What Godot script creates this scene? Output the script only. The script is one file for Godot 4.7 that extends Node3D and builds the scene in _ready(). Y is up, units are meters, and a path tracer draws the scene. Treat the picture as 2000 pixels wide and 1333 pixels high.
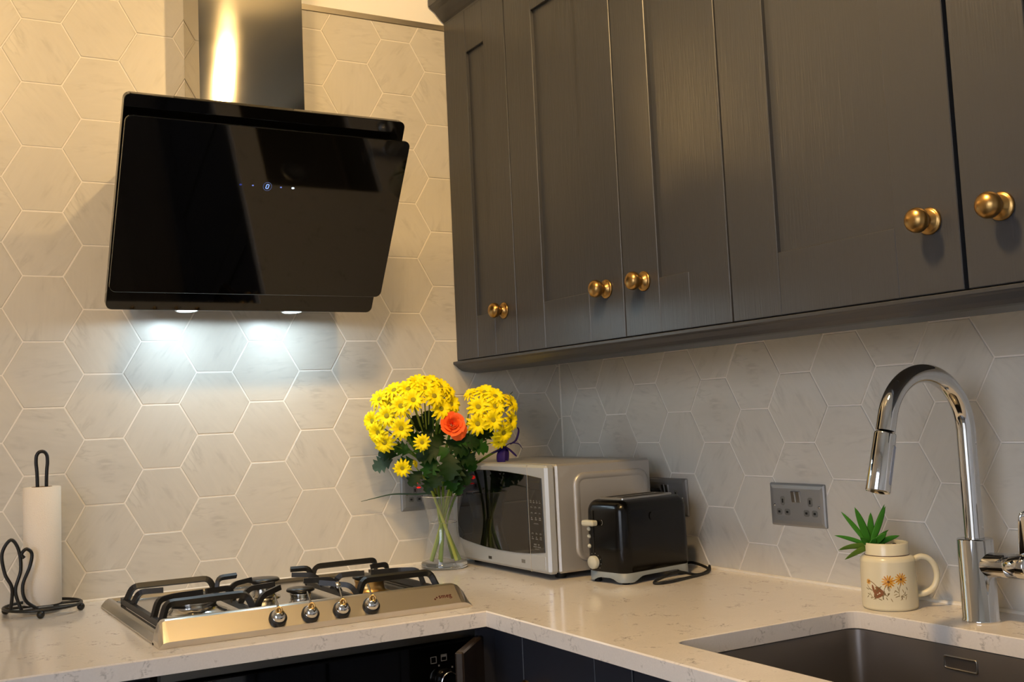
extends Node3D
# A kitchen corner: tiled walls, wall cabinets, hood, hob, worktop with sink, appliances and a vase of flowers.
# World: corner of the two tiled walls at x = 0, z = 0; back wall in the plane z = 0, right wall in the plane x = 0.

const WT := 0.91          # top of the worktop
const KEY := 1.0          # strength of the warm ceiling spots
const HEX := 0.142        # pitch of the hexagonal tiles, flat to flat
var taken := {}
var M := {}
var rng := RandomNumberGenerator.new()

# ------------------------------------------------------------------ nodes
func numbered(n: String) -> String:
	if not taken.has(n):
		taken[n] = 0
		return n
	taken[n] += 1
	return "%s_%03d" % [n, taken[n]]

func thing(called: String, label: String, category: String, at := Vector3.ZERO, turn := 0.0, group := "") -> Node3D:
	var o := Node3D.new()
	o.name = numbered(called)
	add_child(o, true)
	o.position = at
	o.rotation.y = turn
	o.set_meta("label", label)
	o.set_meta("category", category)
	if group:
		o.set_meta("group", group)
	return o

func part(st, called: String, mat: Material, parent: Node, xf := Transform3D.IDENTITY) -> MeshInstance3D:
	var o := MeshInstance3D.new()
	o.name = called
	o.mesh = done(st) if st is SurfaceTool else st
	o.material_override = mat
	o.transform = xf
	parent.add_child(o, true)
	return o

func struct(st, called: String, mat: Material, label := "") -> MeshInstance3D:
	var o := MeshInstance3D.new()
	o.name = numbered(called)
	o.mesh = done(st) if st is SurfaceTool else st
	o.material_override = mat
	o.set_meta("kind", "structure")
	if label:
		o.set_meta("label", label)
	add_child(o, true)
	return o

# ------------------------------------------------------------------ shapes
var smooth_on := false

func mb(smooth := false) -> SurfaceTool:
	smooth_on = smooth
	var st := SurfaceTool.new()
	st.begin(Mesh.PRIMITIVE_TRIANGLES)
	st.set_smooth_group(0 if smooth else -1)
	return st

func done(st: SurfaceTool) -> ArrayMesh:
	st.generate_normals()
	return st.commit()

func tri(st: SurfaceTool, a: Vector3, b: Vector3, c: Vector3) -> void:
	for v in [a, b, c]:
		st.set_uv(Vector2(v.x, v.y))
		st.add_vertex(v)

func quad(st: SurfaceTool, a: Vector3, b: Vector3, c: Vector3, d: Vector3) -> void:
	tri(st, a, b, c)
	tri(st, a, c, d)

func box(st: SurfaceTool, lo: Vector3, hi: Vector3, bevel := 0.0, xf := Transform3D.IDENTITY) -> void:
	# a box with chamfered edges
	var c := (lo + hi) / 2.0
	var h := (hi - lo) / 2.0
	var b: float = minf(bevel, minf(h.x, minf(h.y, h.z)) * 0.9)
	var ax := [Vector3.RIGHT, Vector3.UP, Vector3.BACK]
	for i in 3:
		for s in [-1.0, 1.0]:
			var n: Vector3 = ax[i] * s
			var u: Vector3 = ax[(i + 1) % 3] * s
			var v: Vector3 = ax[(i + 2) % 3]
			var hu: float = h[(i + 1) % 3] - b
			var hv: float = h[(i + 2) % 3] - b
			var o := c + n * h[i]
			quad(st, xf * (o - u * hu - v * hv), xf * (o - u * hu + v * hv), xf * (o + u * hu + v * hv), xf * (o + u * hu - v * hv))
	if b <= 0.0:
		return
	for i in 3:
		var j := (i + 1) % 3
		var k := (i + 2) % 3
		for sj in [-1.0, 1.0]:
			for sk in [-1.0, 1.0]:
				var p: Vector3 = c + ax[j] * sj * h[j] + ax[k] * sk * (h[k] - b)
				var q: Vector3 = c + ax[j] * sj * (h[j] - b) + ax[k] * sk * h[k]
				var e: Vector3 = ax[i] * (h[i] - b)
				if sj * sk > 0:
					quad(st, xf * (p - e), xf * (p + e), xf * (q + e), xf * (q - e))
				else:
					quad(st, xf * (p - e), xf * (q - e), xf * (q + e), xf * (p + e))
	for sx in [-1.0, 1.0]:
		for sy in [-1.0, 1.0]:
			for sz in [-1.0, 1.0]:
				var p := c + Vector3(sx * h.x, sy * (h.y - b), sz * (h.z - b))
				var q := c + Vector3(sx * (h.x - b), sy * h.y, sz * (h.z - b))
				var r := c + Vector3(sx * (h.x - b), sy * (h.y - b), sz * h.z)
				if sx * sy * sz > 0:
					tri(st, xf * p, xf * r, xf * q)
				else:
					tri(st, xf * p, xf * q, xf * r)

func lathe(st: SurfaceTool, prof: Array, xf := Transform3D.IDENTITY, n := 40) -> void:
	# prof: Vector2(radius, height) upwards along the local y axis
	var total := 0.0
	for j in range(1, prof.size()):
		total += (prof[j] as Vector2).distance_to(prof[j - 1])
	var run := 0.0
	for j in prof.size() - 1:
		var p: Vector2 = prof[j]
		var q: Vector2 = prof[j + 1]
		var v0 := run / total
		run += p.distance_to(q)
		var v1 := run / total
		for i in n:
			var a := TAU * i / n
			var b := TAU * (i + 1) / n
			var A := xf * Vector3(p.x * cos(a), p.y, p.x * sin(a))
			var B := xf * Vector3(p.x * cos(b), p.y, p.x * sin(b))
			var Cc := xf * Vector3(q.x * cos(b), q.y, q.x * sin(b))
			var D := xf * Vector3(q.x * cos(a), q.y, q.x * sin(a))
			var ua := float(i) / n
			var ub := float(i + 1) / n
			var vs := [[Cc, ub, v1], [D, ua, v1], [A, ua, v0], [Cc, ub, v1], [A, ua, v0], [B, ub, v0]]
			if p.x < 1e-6:
				vs = [[Cc, ub, v1], [D, ua, v1], [A, ua, v0]]
			elif q.x < 1e-6:
				vs = [[Cc, ub, v1], [A, ua, v0], [B, ub, v0]]
			for e in vs:
				st.set_uv(Vector2(e[1], e[2]))
				st.add_vertex(e[0])

func loft(st: SurfaceTool, rings: Array, cap0 := true, cap1 := true) -> void:
	# rings: arrays of Vector3, all of one length, turning from x to z, stacked upwards
	var n: int = rings[0].size()
	for j in rings.size() - 1:
		for i in n:
			var k := (i + 1) % n
			quad(st, rings[j + 1][k], rings[j + 1][i], rings[j][i], rings[j][k])
	st.set_smooth_group(-1)
	for e in [[cap0, 0], [cap1, rings.size() - 1]]:
		if e[0]:
			var r: Array = rings[e[1]]
			var flat := PackedVector2Array()
			var c := Vector3.ZERO
			for p in r:
				c += p / float(n)
			for i in n:
				var k := (i + 1) % n
				if e[1] == 0:
					tri(st, c, r[k], r[i])
				else:
					tri(st, c, r[i], r[k])
	st.set_smooth_group(0 if smooth_on else -1)

func rrect(w: float, h: float, r: float, n := 5) -> PackedVector2Array:
	var out := PackedVector2Array()
	for q in 4:
		var c := Vector2((w / 2 - r) * [1, -1, -1, 1][q], (h / 2 - r) * [1, 1, -1, -1][q])
		for i in n + 1:
			var a := PI / 2 * (q + float(i) / n)
			out.append(c + Vector2(cos(a), sin(a)) * r)
	return out

func rr_in(w: float, h: float, r: float, n: int, d: float) -> PackedVector2Array:
	# the same rounded outline drawn in by d, its corners kept round
	return rrect(w - 2 * d, h - 2 * d, maxf(r - d, 0.0006), n)

func circle(r: float, n := 32) -> PackedVector2Array:
	var out := PackedVector2Array()
	for i in n:
		out.append(Vector2(cos(TAU * i / n), sin(TAU * i / n)) * r)
	return out

func ring(poly: PackedVector2Array, y: float, xf := Transform3D.IDENTITY, scale := 1.0) -> Array:
	var out := []
	for p in poly:
		out.append(xf * Vector3(p.x * scale, y, p.y * scale))
	return out

func inset(poly: PackedVector2Array, d: float) -> PackedVector2Array:
	# moves every corner of a closed outline inwards by d, keeping the number of corners
	var out := PackedVector2Array()
	var n := poly.size()
	var area := 0.0
	for i in n:
		area += poly[i].cross(poly[(i + 1) % n])
	var sgn := signf(area)
	for i in n:
		var a := (poly[i] - poly[(i + n - 1) % n]).normalized()
		var b := (poly[(i + 1) % n] - poly[i]).normalized()
		var na := Vector2(-a.y, a.x) * sgn
		var nb := Vector2(-b.y, b.x) * sgn
		var m := (na + nb)
		m = m / maxf(0.3, m.length_squared() / 2.0)
		out.append(poly[i] + m * d)
	return out

func plate(st: SurfaceTool, poly: PackedVector2Array, y0: float, y1: float, bevel := 0.0, xf := Transform3D.IDENTITY) -> void:
	# an outline (in x and z, turning from x to z) given height, with a chamfered top edge
	var rings := [ring(poly, y0, xf)]
	var top := poly
	if bevel > 0:
		rings.append(ring(poly, y1 - bevel, xf))
		top = inset(poly, bevel)
	rings.append(ring(top, y1, xf))
	loft(st, rings, false, false)
	var t := Geometry2D.triangulate_polygon(top)
	for i in range(0, t.size(), 3):
		var a := top[t[i]]
		var b := top[t[i + 1]]
		var c := top[t[i + 2]]
		if (b - a).cross(c - a) < 0:
			var s := b
			b = c
			c = s
		tri(st, xf * Vector3(a.x, y1, a.y), xf * Vector3(b.x, y1, b.y), xf * Vector3(c.x, y1, c.y))
	t = Geometry2D.triangulate_polygon(poly)
	for i in range(0, t.size(), 3):
		var a := poly[t[i]]
		var b := poly[t[i + 1]]
		var c := poly[t[i + 2]]
		if (b - a).cross(c - a) > 0:
			var s := b
			b = c
			c = s
		tri(st, xf * Vector3(a.x, y0, a.y), xf * Vector3(b.x, y0, b.y), xf * Vector3(c.x, y0, c.y))

func ccw(poly: PackedVector2Array) -> PackedVector2Array:
	var area := 0.0
	for i in poly.size():
		area += poly[i].cross(poly[(i + 1) % poly.size()])
	if area < 0:
		poly.reverse()
	return poly

func tube(st: SurfaceTool, pts: Array, r, n := 10, closed := false, caps := true, flat := 1.0, spin := 0.0) -> void:
	# a round bar along points; r is a radius or a Callable of 0..1
	var m := pts.size()
	var dirs := []
	for i in m:
		var a: Vector3 = pts[(i + m - 1) % m] if closed or i > 0 else pts[0]
		var b: Vector3 = pts[(i + 1) % m] if closed or i < m - 1 else pts[m - 1]
		dirs.append((b - a).normalized())
	var side: Vector3 = dirs[0].cross(Vector3.UP)
	if side.length() < 0.1:
		side = dirs[0].cross(Vector3.RIGHT)
	side = side.normalized()
	var rings := []
	for i in m:
		var d: Vector3 = dirs[i]
		side = (side - d * side.dot(d)).normalized()
		var up := d.cross(side)
		var rad: float = r.call(float(i) / (m - 1)) if r is Callable else r
		var one := []
		for k in n:
			var a := TAU * k / n + spin
			one.append(pts[i] + side * cos(a) * rad + up * sin(a) * rad * flat)
		rings.append(one)
	if closed:
		rings.append(rings[0])
	for j in rings.size() - 1:
		for i in n:
			var k := (i + 1) % n
			quad(st, rings[j][i], rings[j][k], rings[j + 1][k], rings[j + 1][i])
	if caps and not closed:
		st.set_smooth_group(-1)
		for e in [0, m - 1]:
			var c: Vector3 = pts[e]
			for i in n:
				var k := (i + 1) % n
				if e == 0:
					tri(st, c, rings[0][k], rings[0][i])
				else:
					tri(st, c, rings[m - 1][i], rings[m - 1][k])
		st.set_smooth_group(0 if smooth_on else -1)

func curve(pts: Array, steps := 8, closed := false) -> Array:
	# a smooth line through points
	var out := []
	var n := pts.size()
	for i in (n if closed else n - 1):
		var p0: Vector3 = pts[(i + n - 1) % n] if closed or i > 0 else pts[0]
		var p1: Vector3 = pts[i]
		var p2: Vector3 = pts[(i + 1) % n]
		var p3: Vector3 = pts[(i + 2) % n] if closed or i < n - 2 else pts[n - 1]
		for k in steps:
			out.append(p1.cubic_interpolate(p2, p0, p3, float(k) / steps))
	if not closed:
		out.append(pts[n - 1])
	return out

func rounded(pts: Array, r: float, steps := 4) -> Array:
	# a bent bar: straight runs with rounded corners
	var out := [pts[0]]
	for i in range(1, pts.size() - 1):
		var p: Vector3 = pts[i]
		var a: Vector3 = p + (pts[i - 1] - p).limit_length(r)
		var b: Vector3 = p + (pts[i + 1] - p).limit_length(r)
		for k in steps + 1:
			var t := float(k) / steps
			out.append(a.lerp(p, t).lerp(p.lerp(b, t), t))
	out.append(pts[pts.size() - 1])
	return out

func ball(st: SurfaceTool, c: Vector3, r: float, n := 16, squash := 1.0) -> void:
	var prof := []
	for i in n / 2 + 1:
		var a := PI * i / (n / 2) - PI / 2
		prof.append(Vector2(maxf(0, cos(a) * r), sin(a) * r * squash))
	lathe(st, prof, Transform3D(Basis.IDENTITY, c), n)

func aim(n: Vector3, at: Vector3, spin := 0.0) -> Transform3D:
	# local y along n
	n = n.normalized()
	var x := n.cross(Vector3(0, 0, 1) if absf(n.z) < 0.9 else Vector3(1, 0, 0)).normalized()
	var b := Basis(x, n, x.cross(n))
	return Transform3D(b * Basis(Vector3.UP, spin), at)

func faced(out: Vector3, up: Vector3, at: Vector3) -> Transform3D:
	# local y = out of the face, local x = to the right seen from in front, local z = down
	out = out.normalized()
	var x := up.cross(out).normalized()
	return Transform3D(Basis(x, out, x.cross(out)), at)

# ------------------------------------------------------------------ materials
func mat(c: Color, rough := 0.5, metal := 0.0) -> StandardMaterial3D:
	var m := StandardMaterial3D.new()
	m.albedo_color = c
	m.roughness = rough
	m.metallic = metal
	m.cull_mode = BaseMaterial3D.CULL_DISABLED
	return m

func noise(f: float, oct := 4, s := 1, kind := FastNoiseLite.TYPE_SIMPLEX_SMOOTH) -> FastNoiseLite:
	var n := FastNoiseLite.new()
	n.noise_type = kind
	n.frequency = f
	n.fractal_octaves = oct
	n.seed = s
	return n

func picture(w: int, h: int, f: Callable) -> ImageTexture:
	var im := Image.create(w, h, false, Image.FORMAT_RGB8)
	for y in h:
		for x in w:
			im.set_pixel(x, y, f.call(x, y))
	return ImageTexture.create_from_image(im)

func wrapped(n: FastNoiseLite, x: float, y: float, w: float, h: float, sx := 1.0, sy := 1.0) -> float:
	# noise that repeats without a seam
	var u := x / w
	var v := y / h
	var a := n.get_noise_2d(x * sx, y * sy)
	var b := n.get_noise_2d((x - w) * sx, y * sy)
	var c := n.get_noise_2d(x * sx, (y - h) * sy)
	var d := n.get_noise_2d((x - w) * sx, (y - h) * sy)
	return lerpf(lerpf(a, b, u), lerpf(c, d, u), v)

func tri_map(m: StandardMaterial3D, scale: Vector3, world := true) -> void:
	m.uv1_triplanar = true
	m.uv1_world_triplanar = world
	m.uv1_scale = scale

func make_materials() -> void:
	# streaked stone of the tiles; every tile cuts its own piece out of it
	var n1 := noise(0.012, 5, 3)
	var n2 := noise(0.03, 4, 8)
	var n3 := noise(0.006, 3, 12)
	var n4 := noise(0.014, 4, 77)
	var stone := picture(512, 512, func(x, y):
		var a := wrapped(n1, x, y, 512, 512, 0.45, 2.2)
		var b := wrapped(n2, x, y, 512, 512, 0.3, 3.2)
		var c := wrapped(n3, x, y, 512, 512, 0.8, 1.6)
		var d := wrapped(n4, x, y, 512, 512, 0.6, 1.3)
		var vein := pow(maxf(0, 1.0 - absf(a + 0.5 * d) * 6.0), 2.0) * smoothstep(-0.1, 0.4, c)
		var smudge := smoothstep(0.05, 0.55, d) * smoothstep(-0.35, 0.25, b)
		var v := 0.815 + 0.014 * b + 0.03 * c - 0.075 * smudge - 0.06 * vein
		return Color(v, v * 0.985, v * 0.955))
	M.tile = mat(Color(0.99, 0.985, 0.97), 0.36)
	M.tile.albedo_texture = stone
	M.tile.heightmap_enabled = false
	M.grout = mat(Color(0.92, 0.90, 0.87), 0.9)
	M.plaster = mat(Color(0.985, 0.98, 0.965), 0.9)
	M.ceiling = mat(Color(0.92, 0.91, 0.88), 0.95)
	M.caulk = mat(Color(0.9, 0.88, 0.84), 0.5)
	# quartz worktop with thin grey veins
	var q1 := noise(0.008, 5, 21)
	var q2 := noise(0.02, 4, 33)
	var q3 := noise(0.12, 2, 41)
	var quartz := picture(1024, 1024, func(x, y):
		var wx: float = x + 26.0 * wrapped(q2, x, y, 1024, 1024)
		var a := wrapped(q1, x, y, 1024, 1024)
		var b := wrapped(q2, fmod(wx + 1024.0, 1024.0), y, 1024, 1024)
		var vein := pow(maxf(0, 1.0 - absf(b) * 16.0), 2.0) * smoothstep(0.05, 0.4, a)
		var speck := wrapped(q3, x, y, 1024, 1024)
		var v := 0.86 + 0.02 * a + 0.02 * speck - 0.26 * vein
		return Color(v, v * 0.978, v * 0.955))
	M.quartz = mat(Color(1.0, 1.0, 1.0), 0.13)
	M.quartz.albedo_texture = quartz
	tri_map(M.quartz, Vector3(1.7, 1.7, 1.7))
	# painted oak: fine grain as relief
	var g1 := noise(0.05, 3, 5)
	var g2 := noise(0.012, 2, 9)
	var grain := picture(512, 512, func(x, y):
		var a := wrapped(g1, x, y, 512, 512, 3.0, 0.12)
		var b := wrapped(g2, x, y, 512, 512, 3.0, 0.3)
		var v := clampf(0.5 + 0.5 * a + 0.3 * b, 0, 1)
		return Color(v, v, v))
	for k in ["", "_across"]:
		var m := mat(Color(0.222, 0.230, 0.250), 0.36)
		m.heightmap_enabled = true
		m.heightmap_texture = grain
		m.heightmap_scale = 0.045
		tri_map(m, Vector3(3.2, 3.2, 3.2))
		M["charcoal" + k] = m
	M.charcoal_across.uv1_scale = Vector3(3.2, 3.2, 3.2)
	M.charcoal_plain = mat(Color(0.215, 0.223, 0.242), 0.4)
	M.navy = mat(Color(0.15, 0.155, 0.185), 0.45)
	M.gap = mat(Color(0.03, 0.03, 0.03), 0.9)
	# metals
	var s1 := noise(0.08, 2, 15)
	var brush := picture(256, 256, func(x, y):
		var v := clampf(0.5 + 0.6 * wrapped(s1, x, y, 256, 256, 0.1, 4.0), 0, 1)
		return Color(v, v, v))
	var cloud := noise(0.02, 4, 51)
	var smudge := picture(256, 256, func(x, y):
		var v := 0.64 + 0.12 * wrapped(cloud, x, y, 256, 256)
		return Color(v, v, v))
	M.duct = mat(Color(0.70, 0.68, 0.63), 0.115, 1.0)
	M.duct.anisotropy_enabled = true
	M.duct.anisotropy = 0.95
	M.duct.roughness_texture = smudge
	M.duct.uv1_scale = Vector3(3, 3, 3)
	M.steel = mat(Color(0.66, 0.65, 0.63), 0.32, 1.0)
	M.steel_shiny = mat(Color(0.72, 0.71, 0.69), 0.17, 1.0)
	M.steel_dark = mat(Color(0.42, 0.41, 0.39), 0.3, 1.0)
	M.fascia = mat(Color(0.86, 0.83, 0.78), 0.3, 1.0)
	M.chrome = mat(Color(0.80, 0.80, 0.80), 0.05, 1.0)
	M.brass = mat(Color(0.68, 0.54, 0.33), 0.3, 1.0)
	M.brass_ring = mat(Color(0.83, 0.67, 0.42), 0.28, 1.0)
	M.trim_metal = mat(Color(0.66, 0.63, 0.58), 0.4, 1.0)
	M.bowl = mat(Color(0.42, 0.40, 0.385), 0.4, 0.75)
	M.socket = mat(Color(0.60, 0.605, 0.61), 0.42, 0.6)
	M.cast = mat(Color(0.075, 0.075, 0.08), 0.42)
	M.enamel = mat(Color(0.06, 0.06, 0.065), 0.3)
	# blacks and plastics
	M.black_glass = mat(Color(0.012, 0.012, 0.012), 0.04)
	M.black_gloss = mat(Color(0.02, 0.02, 0.022), 0.2)
	M.black_gloss.metallic_specular = 0.38
	M.black = mat(Color(0.04, 0.04, 0.042), 0.5)
	M.wire = mat(Color(0.035, 0.032, 0.03), 0.4)
	M.rubber = mat(Color(0.03, 0.03, 0.03), 0.6)
	M.silver = mat(Color(0.66, 0.68, 0.70), 0.34, 0.25)
	M.silver_side = mat(Color(0.66, 0.655, 0.645), 0.38, 0.45)
	M.grey_plastic = mat(Color(0.52, 0.55, 0.56), 0.45)
	M.pale_plastic = mat(Color(0.72, 0.72, 0.66), 0.4)
	M.mark = mat(Color(0.5, 0.5, 0.5), 0.6)
	M.badge = mat(Color(0.2, 0.2, 0.2), 0.4)
	M.logo_red = mat(Color(0.30, 0.06, 0.03), 0.5)
	M.bronze = mat(Color(0.17, 0.14, 0.115), 0.2)
	M.oven_mark = mat(Color(0.35, 0.35, 0.35), 0.5)
	# paper
	var p1 := noise(0.16, 1, 61, FastNoiseLite.TYPE_CELLULAR)
	var emboss := picture(256, 256, func(x, y):
		var v := clampf(0.5 + 0.5 * wrapped(p1, x, y, 256, 256), 0, 1)
		return Color(v, v, v))
	M.paper = mat(Color(0.93, 0.9, 0.85), 0.95)
	M.paper.heightmap_enabled = true
	M.paper.heightmap_texture = emboss
	M.paper.heightmap_scale = 0.12
	tri_map(M.paper, Vector3(9, 9, 9))
	M.card = mat(Color(0.55, 0.45, 0.33), 0.9)
	# glass and water
	M.glass = mat(Color(0.93, 0.96, 0.95, 0.03), 0.02)
	M.glass.transparency = BaseMaterial3D.TRANSPARENCY_ALPHA
	M.glass_base = mat(Color(0.97, 0.98, 0.98, 0.0), 0.0)
	M.glass_base.refraction_enabled = true
	M.glass_base.refraction_scale = 0.05
	M.water = mat(Color(0.9, 0.95, 0.92, 0.02), 0.02)
	M.water.transparency = BaseMaterial3D.TRANSPARENCY_ALPHA
	M.pane = mat(Color(0.95, 0.97, 1.0, 0.02), 0.02)
	M.pane.transparency = BaseMaterial3D.TRANSPARENCY_ALPHA
	# plants
	M.petal = leafy(Color(1.0, 0.92, 0.05), 0.55, 0.16)
	M.disc = mat(Color(0.60, 0.56, 0.08), 0.8)
	M.rose = leafy(Color(1.0, 0.41, 0.17), 0.5, 0.16)
	M.iris = leafy(Color(0.16, 0.10, 0.36), 0.6, 0.15)
	M.stem = leafy(Color(0.36, 0.48, 0.13), 0.5, 0.1)
	M.stem_pale = leafy(Color(0.58, 0.64, 0.24), 0.5, 0.1)
	M.leaf = leafy(Color(0.10, 0.27, 0.03), 0.5, 0.1)
	M.leaf_dark = leafy(Color(0.06, 0.17, 0.03), 0.5, 0.06)
	M.leaf_grey = leafy(Color(0.22, 0.31, 0.24), 0.5, 0.2)
	M.succulent = leafy(Color(0.22, 0.46, 0.13), 0.42, 0.15)
	M.succulent_pale = leafy(Color(0.33, 0.45, 0.16), 0.45, 0.15)
	M.soil = mat(Color(0.13, 0.11, 0.1), 0.9)
	# floor boards
	var f1 := noise(0.02, 4, 71)
	var boards := picture(512, 512, func(x, y):
		var b := int(x) / 128
		var v := 0.5 + 0.1 * wrapped(f1, x, y, 512, 512, 3.0, 0.3) + 0.05 * ((b * 7) % 4 - 1.5)
		if int(x) % 128 < 2:
			v *= 0.5
		return Color(v, v * 0.93, v * 0.85))
	M.floor = mat(Color(0.9, 0.9, 0.9), 0.4)
	M.floor.albedo_texture = boards
	tri_map(M.floor, Vector3(1.6, 1.6, 1.6))

func leafy(c: Color, rough: float, back: float) -> StandardMaterial3D:
	var m := mat(c, rough)
	m.metallic_specular = 0.3
	m.backlight_enabled = true
	m.backlight = Color(back, back, back)
	return m

func glow(c: Color, e: float) -> StandardMaterial3D:
	var m := mat(Color(0.02, 0.02, 0.02), 0.4)
	m.emission_enabled = true
	m.emission = c
	m.emission_energy_multiplier = e
	return m

# ------------------------------------------------------------------ start
func _ready() -> void:
	rng.seed = 7
	camera_and_light()
	make_materials()
	room()
	tiles()
	wall_cabinets()
	base_units()
	worktop_and_sink()
	hood()
	hob()
	towel_roll()
	sockets()
	microwave()
	toaster()
	tap()
	mug_and_plant()
	vase_and_flowers()

func camera_and_light() -> void:
	var cam := Camera3D.new()
	cam.name = "camera"
	add_child(cam)
	cam.near = 0.05
	cam.far = 50.0
	cam.projection = Camera3D.PROJECTION_FRUSTUM
	var f := 2111.74
	cam.size = 1333.0 / f * cam.near
	cam.frustum_offset = Vector2(71.768 / f, -36.743 / f) * cam.near
	cam.transform = Transform3D(Basis(Vector3(0.8733, -0.0421, 0.4854), Vector3(-0.0061, 0.9952, 0.0973), Vector3(-0.4872, -0.088, 0.8689)).orthonormalized(), Vector3(-1.642, 1.2672, 2.4687))
	cam.current = true
	var we := WorldEnvironment.new()
	we.name = "environment"
	var e := Environment.new()
	e.background_mode = Environment.BG_SKY
	var sky := Sky.new()
	var sm := ProceduralSkyMaterial.new()
	sm.sky_top_color = Color(0.66, 0.71, 0.80)
	sm.sky_horizon_color = Color(0.86, 0.87, 0.90)
	sm.ground_bottom_color = Color(0.42, 0.42, 0.42)
	sm.ground_horizon_color = Color(0.60, 0.63, 0.68)
	sky.sky_material = sm
	e.sky = sky
	e.background_energy_multiplier = 10.5
	e.tonemap_mode = Environment.TONE_MAPPER_LINEAR
	e.tonemap_exposure = 1.0
	e.sdfgi_enabled = true
	e.ssao_enabled = true
	e.ssil_enabled = true
	we.environment = e
	add_child(we)
	# warm ceiling fitting with three spot heads, above and behind the camera's view
	var fit := thing("ceiling_spotlight", "white ceiling bar with three warm spot heads above the kitchen", "lamp", Vector3(-0.95, 2.62, 1.38))
	var white := mat(Color(0.85, 0.85, 0.83), 0.4)
	var st := mb()
	box(st, Vector3(-0.54, -0.025, -0.03), Vector3(0.54, 0.0, 0.03), 0.004)
	part(st, "mounting_bar", white, fit, Transform3D(Basis.IDENTITY, Vector3(-0.108, 0, 0.0)))
	# [place of the lamp, the spot it is turned to, strength, half angle, size]
	var heads := [[Vector3(-0.58, -0.15, -0.03), Vector3(-1.5, 2.0, 0.0), 1.3, 66.0, 0.11], [Vector3(0.365, -0.15, 0.0), Vector3(-0.60, 2.25, 0.0), 1.1, 46.0, 0.025], [Vector3(-0.12, -0.15, 0.03), Vector3(-0.26, 1.25, 1.05), 2.3, 52.0, 0.08]]
	for h in heads:
		var d: Vector3 = (h[1] - fit.position - h[0]).normalized()
		st = mb(true)
		tube(st, rounded([Vector3(h[0].x, -0.02, h[0].z), h[0] + Vector3(0, 0.07, 0), h[0] - d * 0.05], 0.02), 0.006)
		part(st, "lamp_arm", white, fit)
		st = mb(true)
		lathe(st, [Vector2(0, -0.07), Vector2(0.02, -0.07), Vector2(0.031, -0.05), Vector2(0.033, 0.0), Vector2(0.031, 0.0), Vector2(0.029, -0.012)], aim(d, h[0]), 28)
		var head := part(st, "lamp_head", white, fit)
		st = mb(true)
		lathe(st, [Vector2(0.029, -0.010), Vector2(0.0, -0.008)], aim(d, h[0]), 28)
		part(st, "lamp_lens", glow(Color(1.0, 0.84, 0.58), 20.0), head)
		var l := SpotLight3D.new()
		l.name = "spot_lamp"
		l.light_color = Color(1.0, 0.825, 0.56)
		l.light_energy = h[2] * KEY
		l.light_size = h[4]
		l.spot_angle = h[3]
		l.spot_angle_attenuation = 1.0
		l.spot_range = 8.0
		l.spot_attenuation = 2.0
		l.shadow_enabled = true
		fit.add_child(l, true)
		l.position = h[0] + d * 0.004
		l.basis = Basis.looking_at(d, Vector3.UP)

func room() -> void:
	var st := mb()
	box(st, Vector3(-3.2, -0.1, -0.2), Vector3(0.2, 0.0, 4.2))
	struct(st, "floor", M.floor)
	st = mb()
	box(st, Vector3(-3.2, 2.62, -0.2), Vector3(0.2, 2.72, 4.2))
	struct(st, "ceiling", M.ceiling)
	st = mb()
	box(st, Vector3(-3.2, 0.0, -0.2), Vector3(0.2, 2.62, -0.004))
	struct(st, "wall_back", M.plaster)
	st = mb()
	box(st, Vector3(0.004, 0.0, -0.004), Vector3(0.2, 2.62, 4.2))
	struct(st, "wall_right", M.plaster)
	st = mb()
	box(st, Vector3(-3.0, 0.0, 4.0), Vector3(0.004, 2.62, 4.2))
	struct(st, "wall_front", M.plaster)
	# the wall on the left has a tall window
	var z0 := 1.7
	var z1 := 3.3
	var y0 := 0.35
	var y1 := 2.2
	st = mb()
	box(st, Vector3(-3.2, 0.0, -0.004), Vector3(-3.0, 2.62, z0))
	box(st, Vector3(-3.2, 0.0, z1), Vector3(-3.0, 2.62, 4.2))
	box(st, Vector3(-3.2, 0.0, z0), Vector3(-3.0, y0, z1))
	box(st, Vector3(-3.2, y1, z0), Vector3(-3.0, 2.62, z1))
	struct(st, "wall_left", M.plaster)
	st = mb()
	for z in [z0, (z0 + z1) / 2 - 0.03, z1 - 0.06]:
		box(st, Vector3(-3.13, y0, z), Vector3(-3.07, y1, z + 0.06), 0.004)
	for y in [y0, y1 - 0.06]:
		box(st, Vector3(-3.13, y, z0 + 0.06), Vector3(-3.07, y + 0.06, z1 - 0.06), 0.004)
	var w := struct(st, "window_1", M.ceiling)
	for k in 2:
		st = mb()
		box(st, Vector3(-3.102, y0 + 0.06, z0 + 0.06 + k * 0.77), Vector3(-3.098, y1 - 0.06, z0 + 0.06 + k * 0.77 + 0.71))
		part(st, "pane", M.pane, w)

# ------------------------------------------------------------------ tiles
func tile_mesh(poly: PackedVector2Array, variant: int) -> ArrayMesh:
	# a tile lying in x and z, its face at y = 0; the stone streaks run their own way on each variant
	var st := mb()
	plate(st, poly, -0.004, 0.0, 0.0011)
	st.generate_normals()
	var a := st.commit_to_arrays()
	var uv: PackedVector2Array = a[Mesh.ARRAY_TEX_UV]
	var vs: PackedVector3Array = a[Mesh.ARRAY_VERTEX]
	var turn: float = [0.0, 1.05, 0.1, -1.0, 0.9, -0.15, -0.8, 1.5][variant % 8]
	var off := Vector2(0.37 * variant, 0.23 * variant + 0.11)
	for i in uv.size():
		uv[i] = Vector2(vs[i].x, vs[i].z).rotated(turn) * 1.9 + off
	a[Mesh.ARRAY_TEX_UV] = uv
	var m := ArrayMesh.new()
	m.add_surface_from_arrays(Mesh.PRIMITIVE_TRIANGLES, a)
	return m

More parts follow.
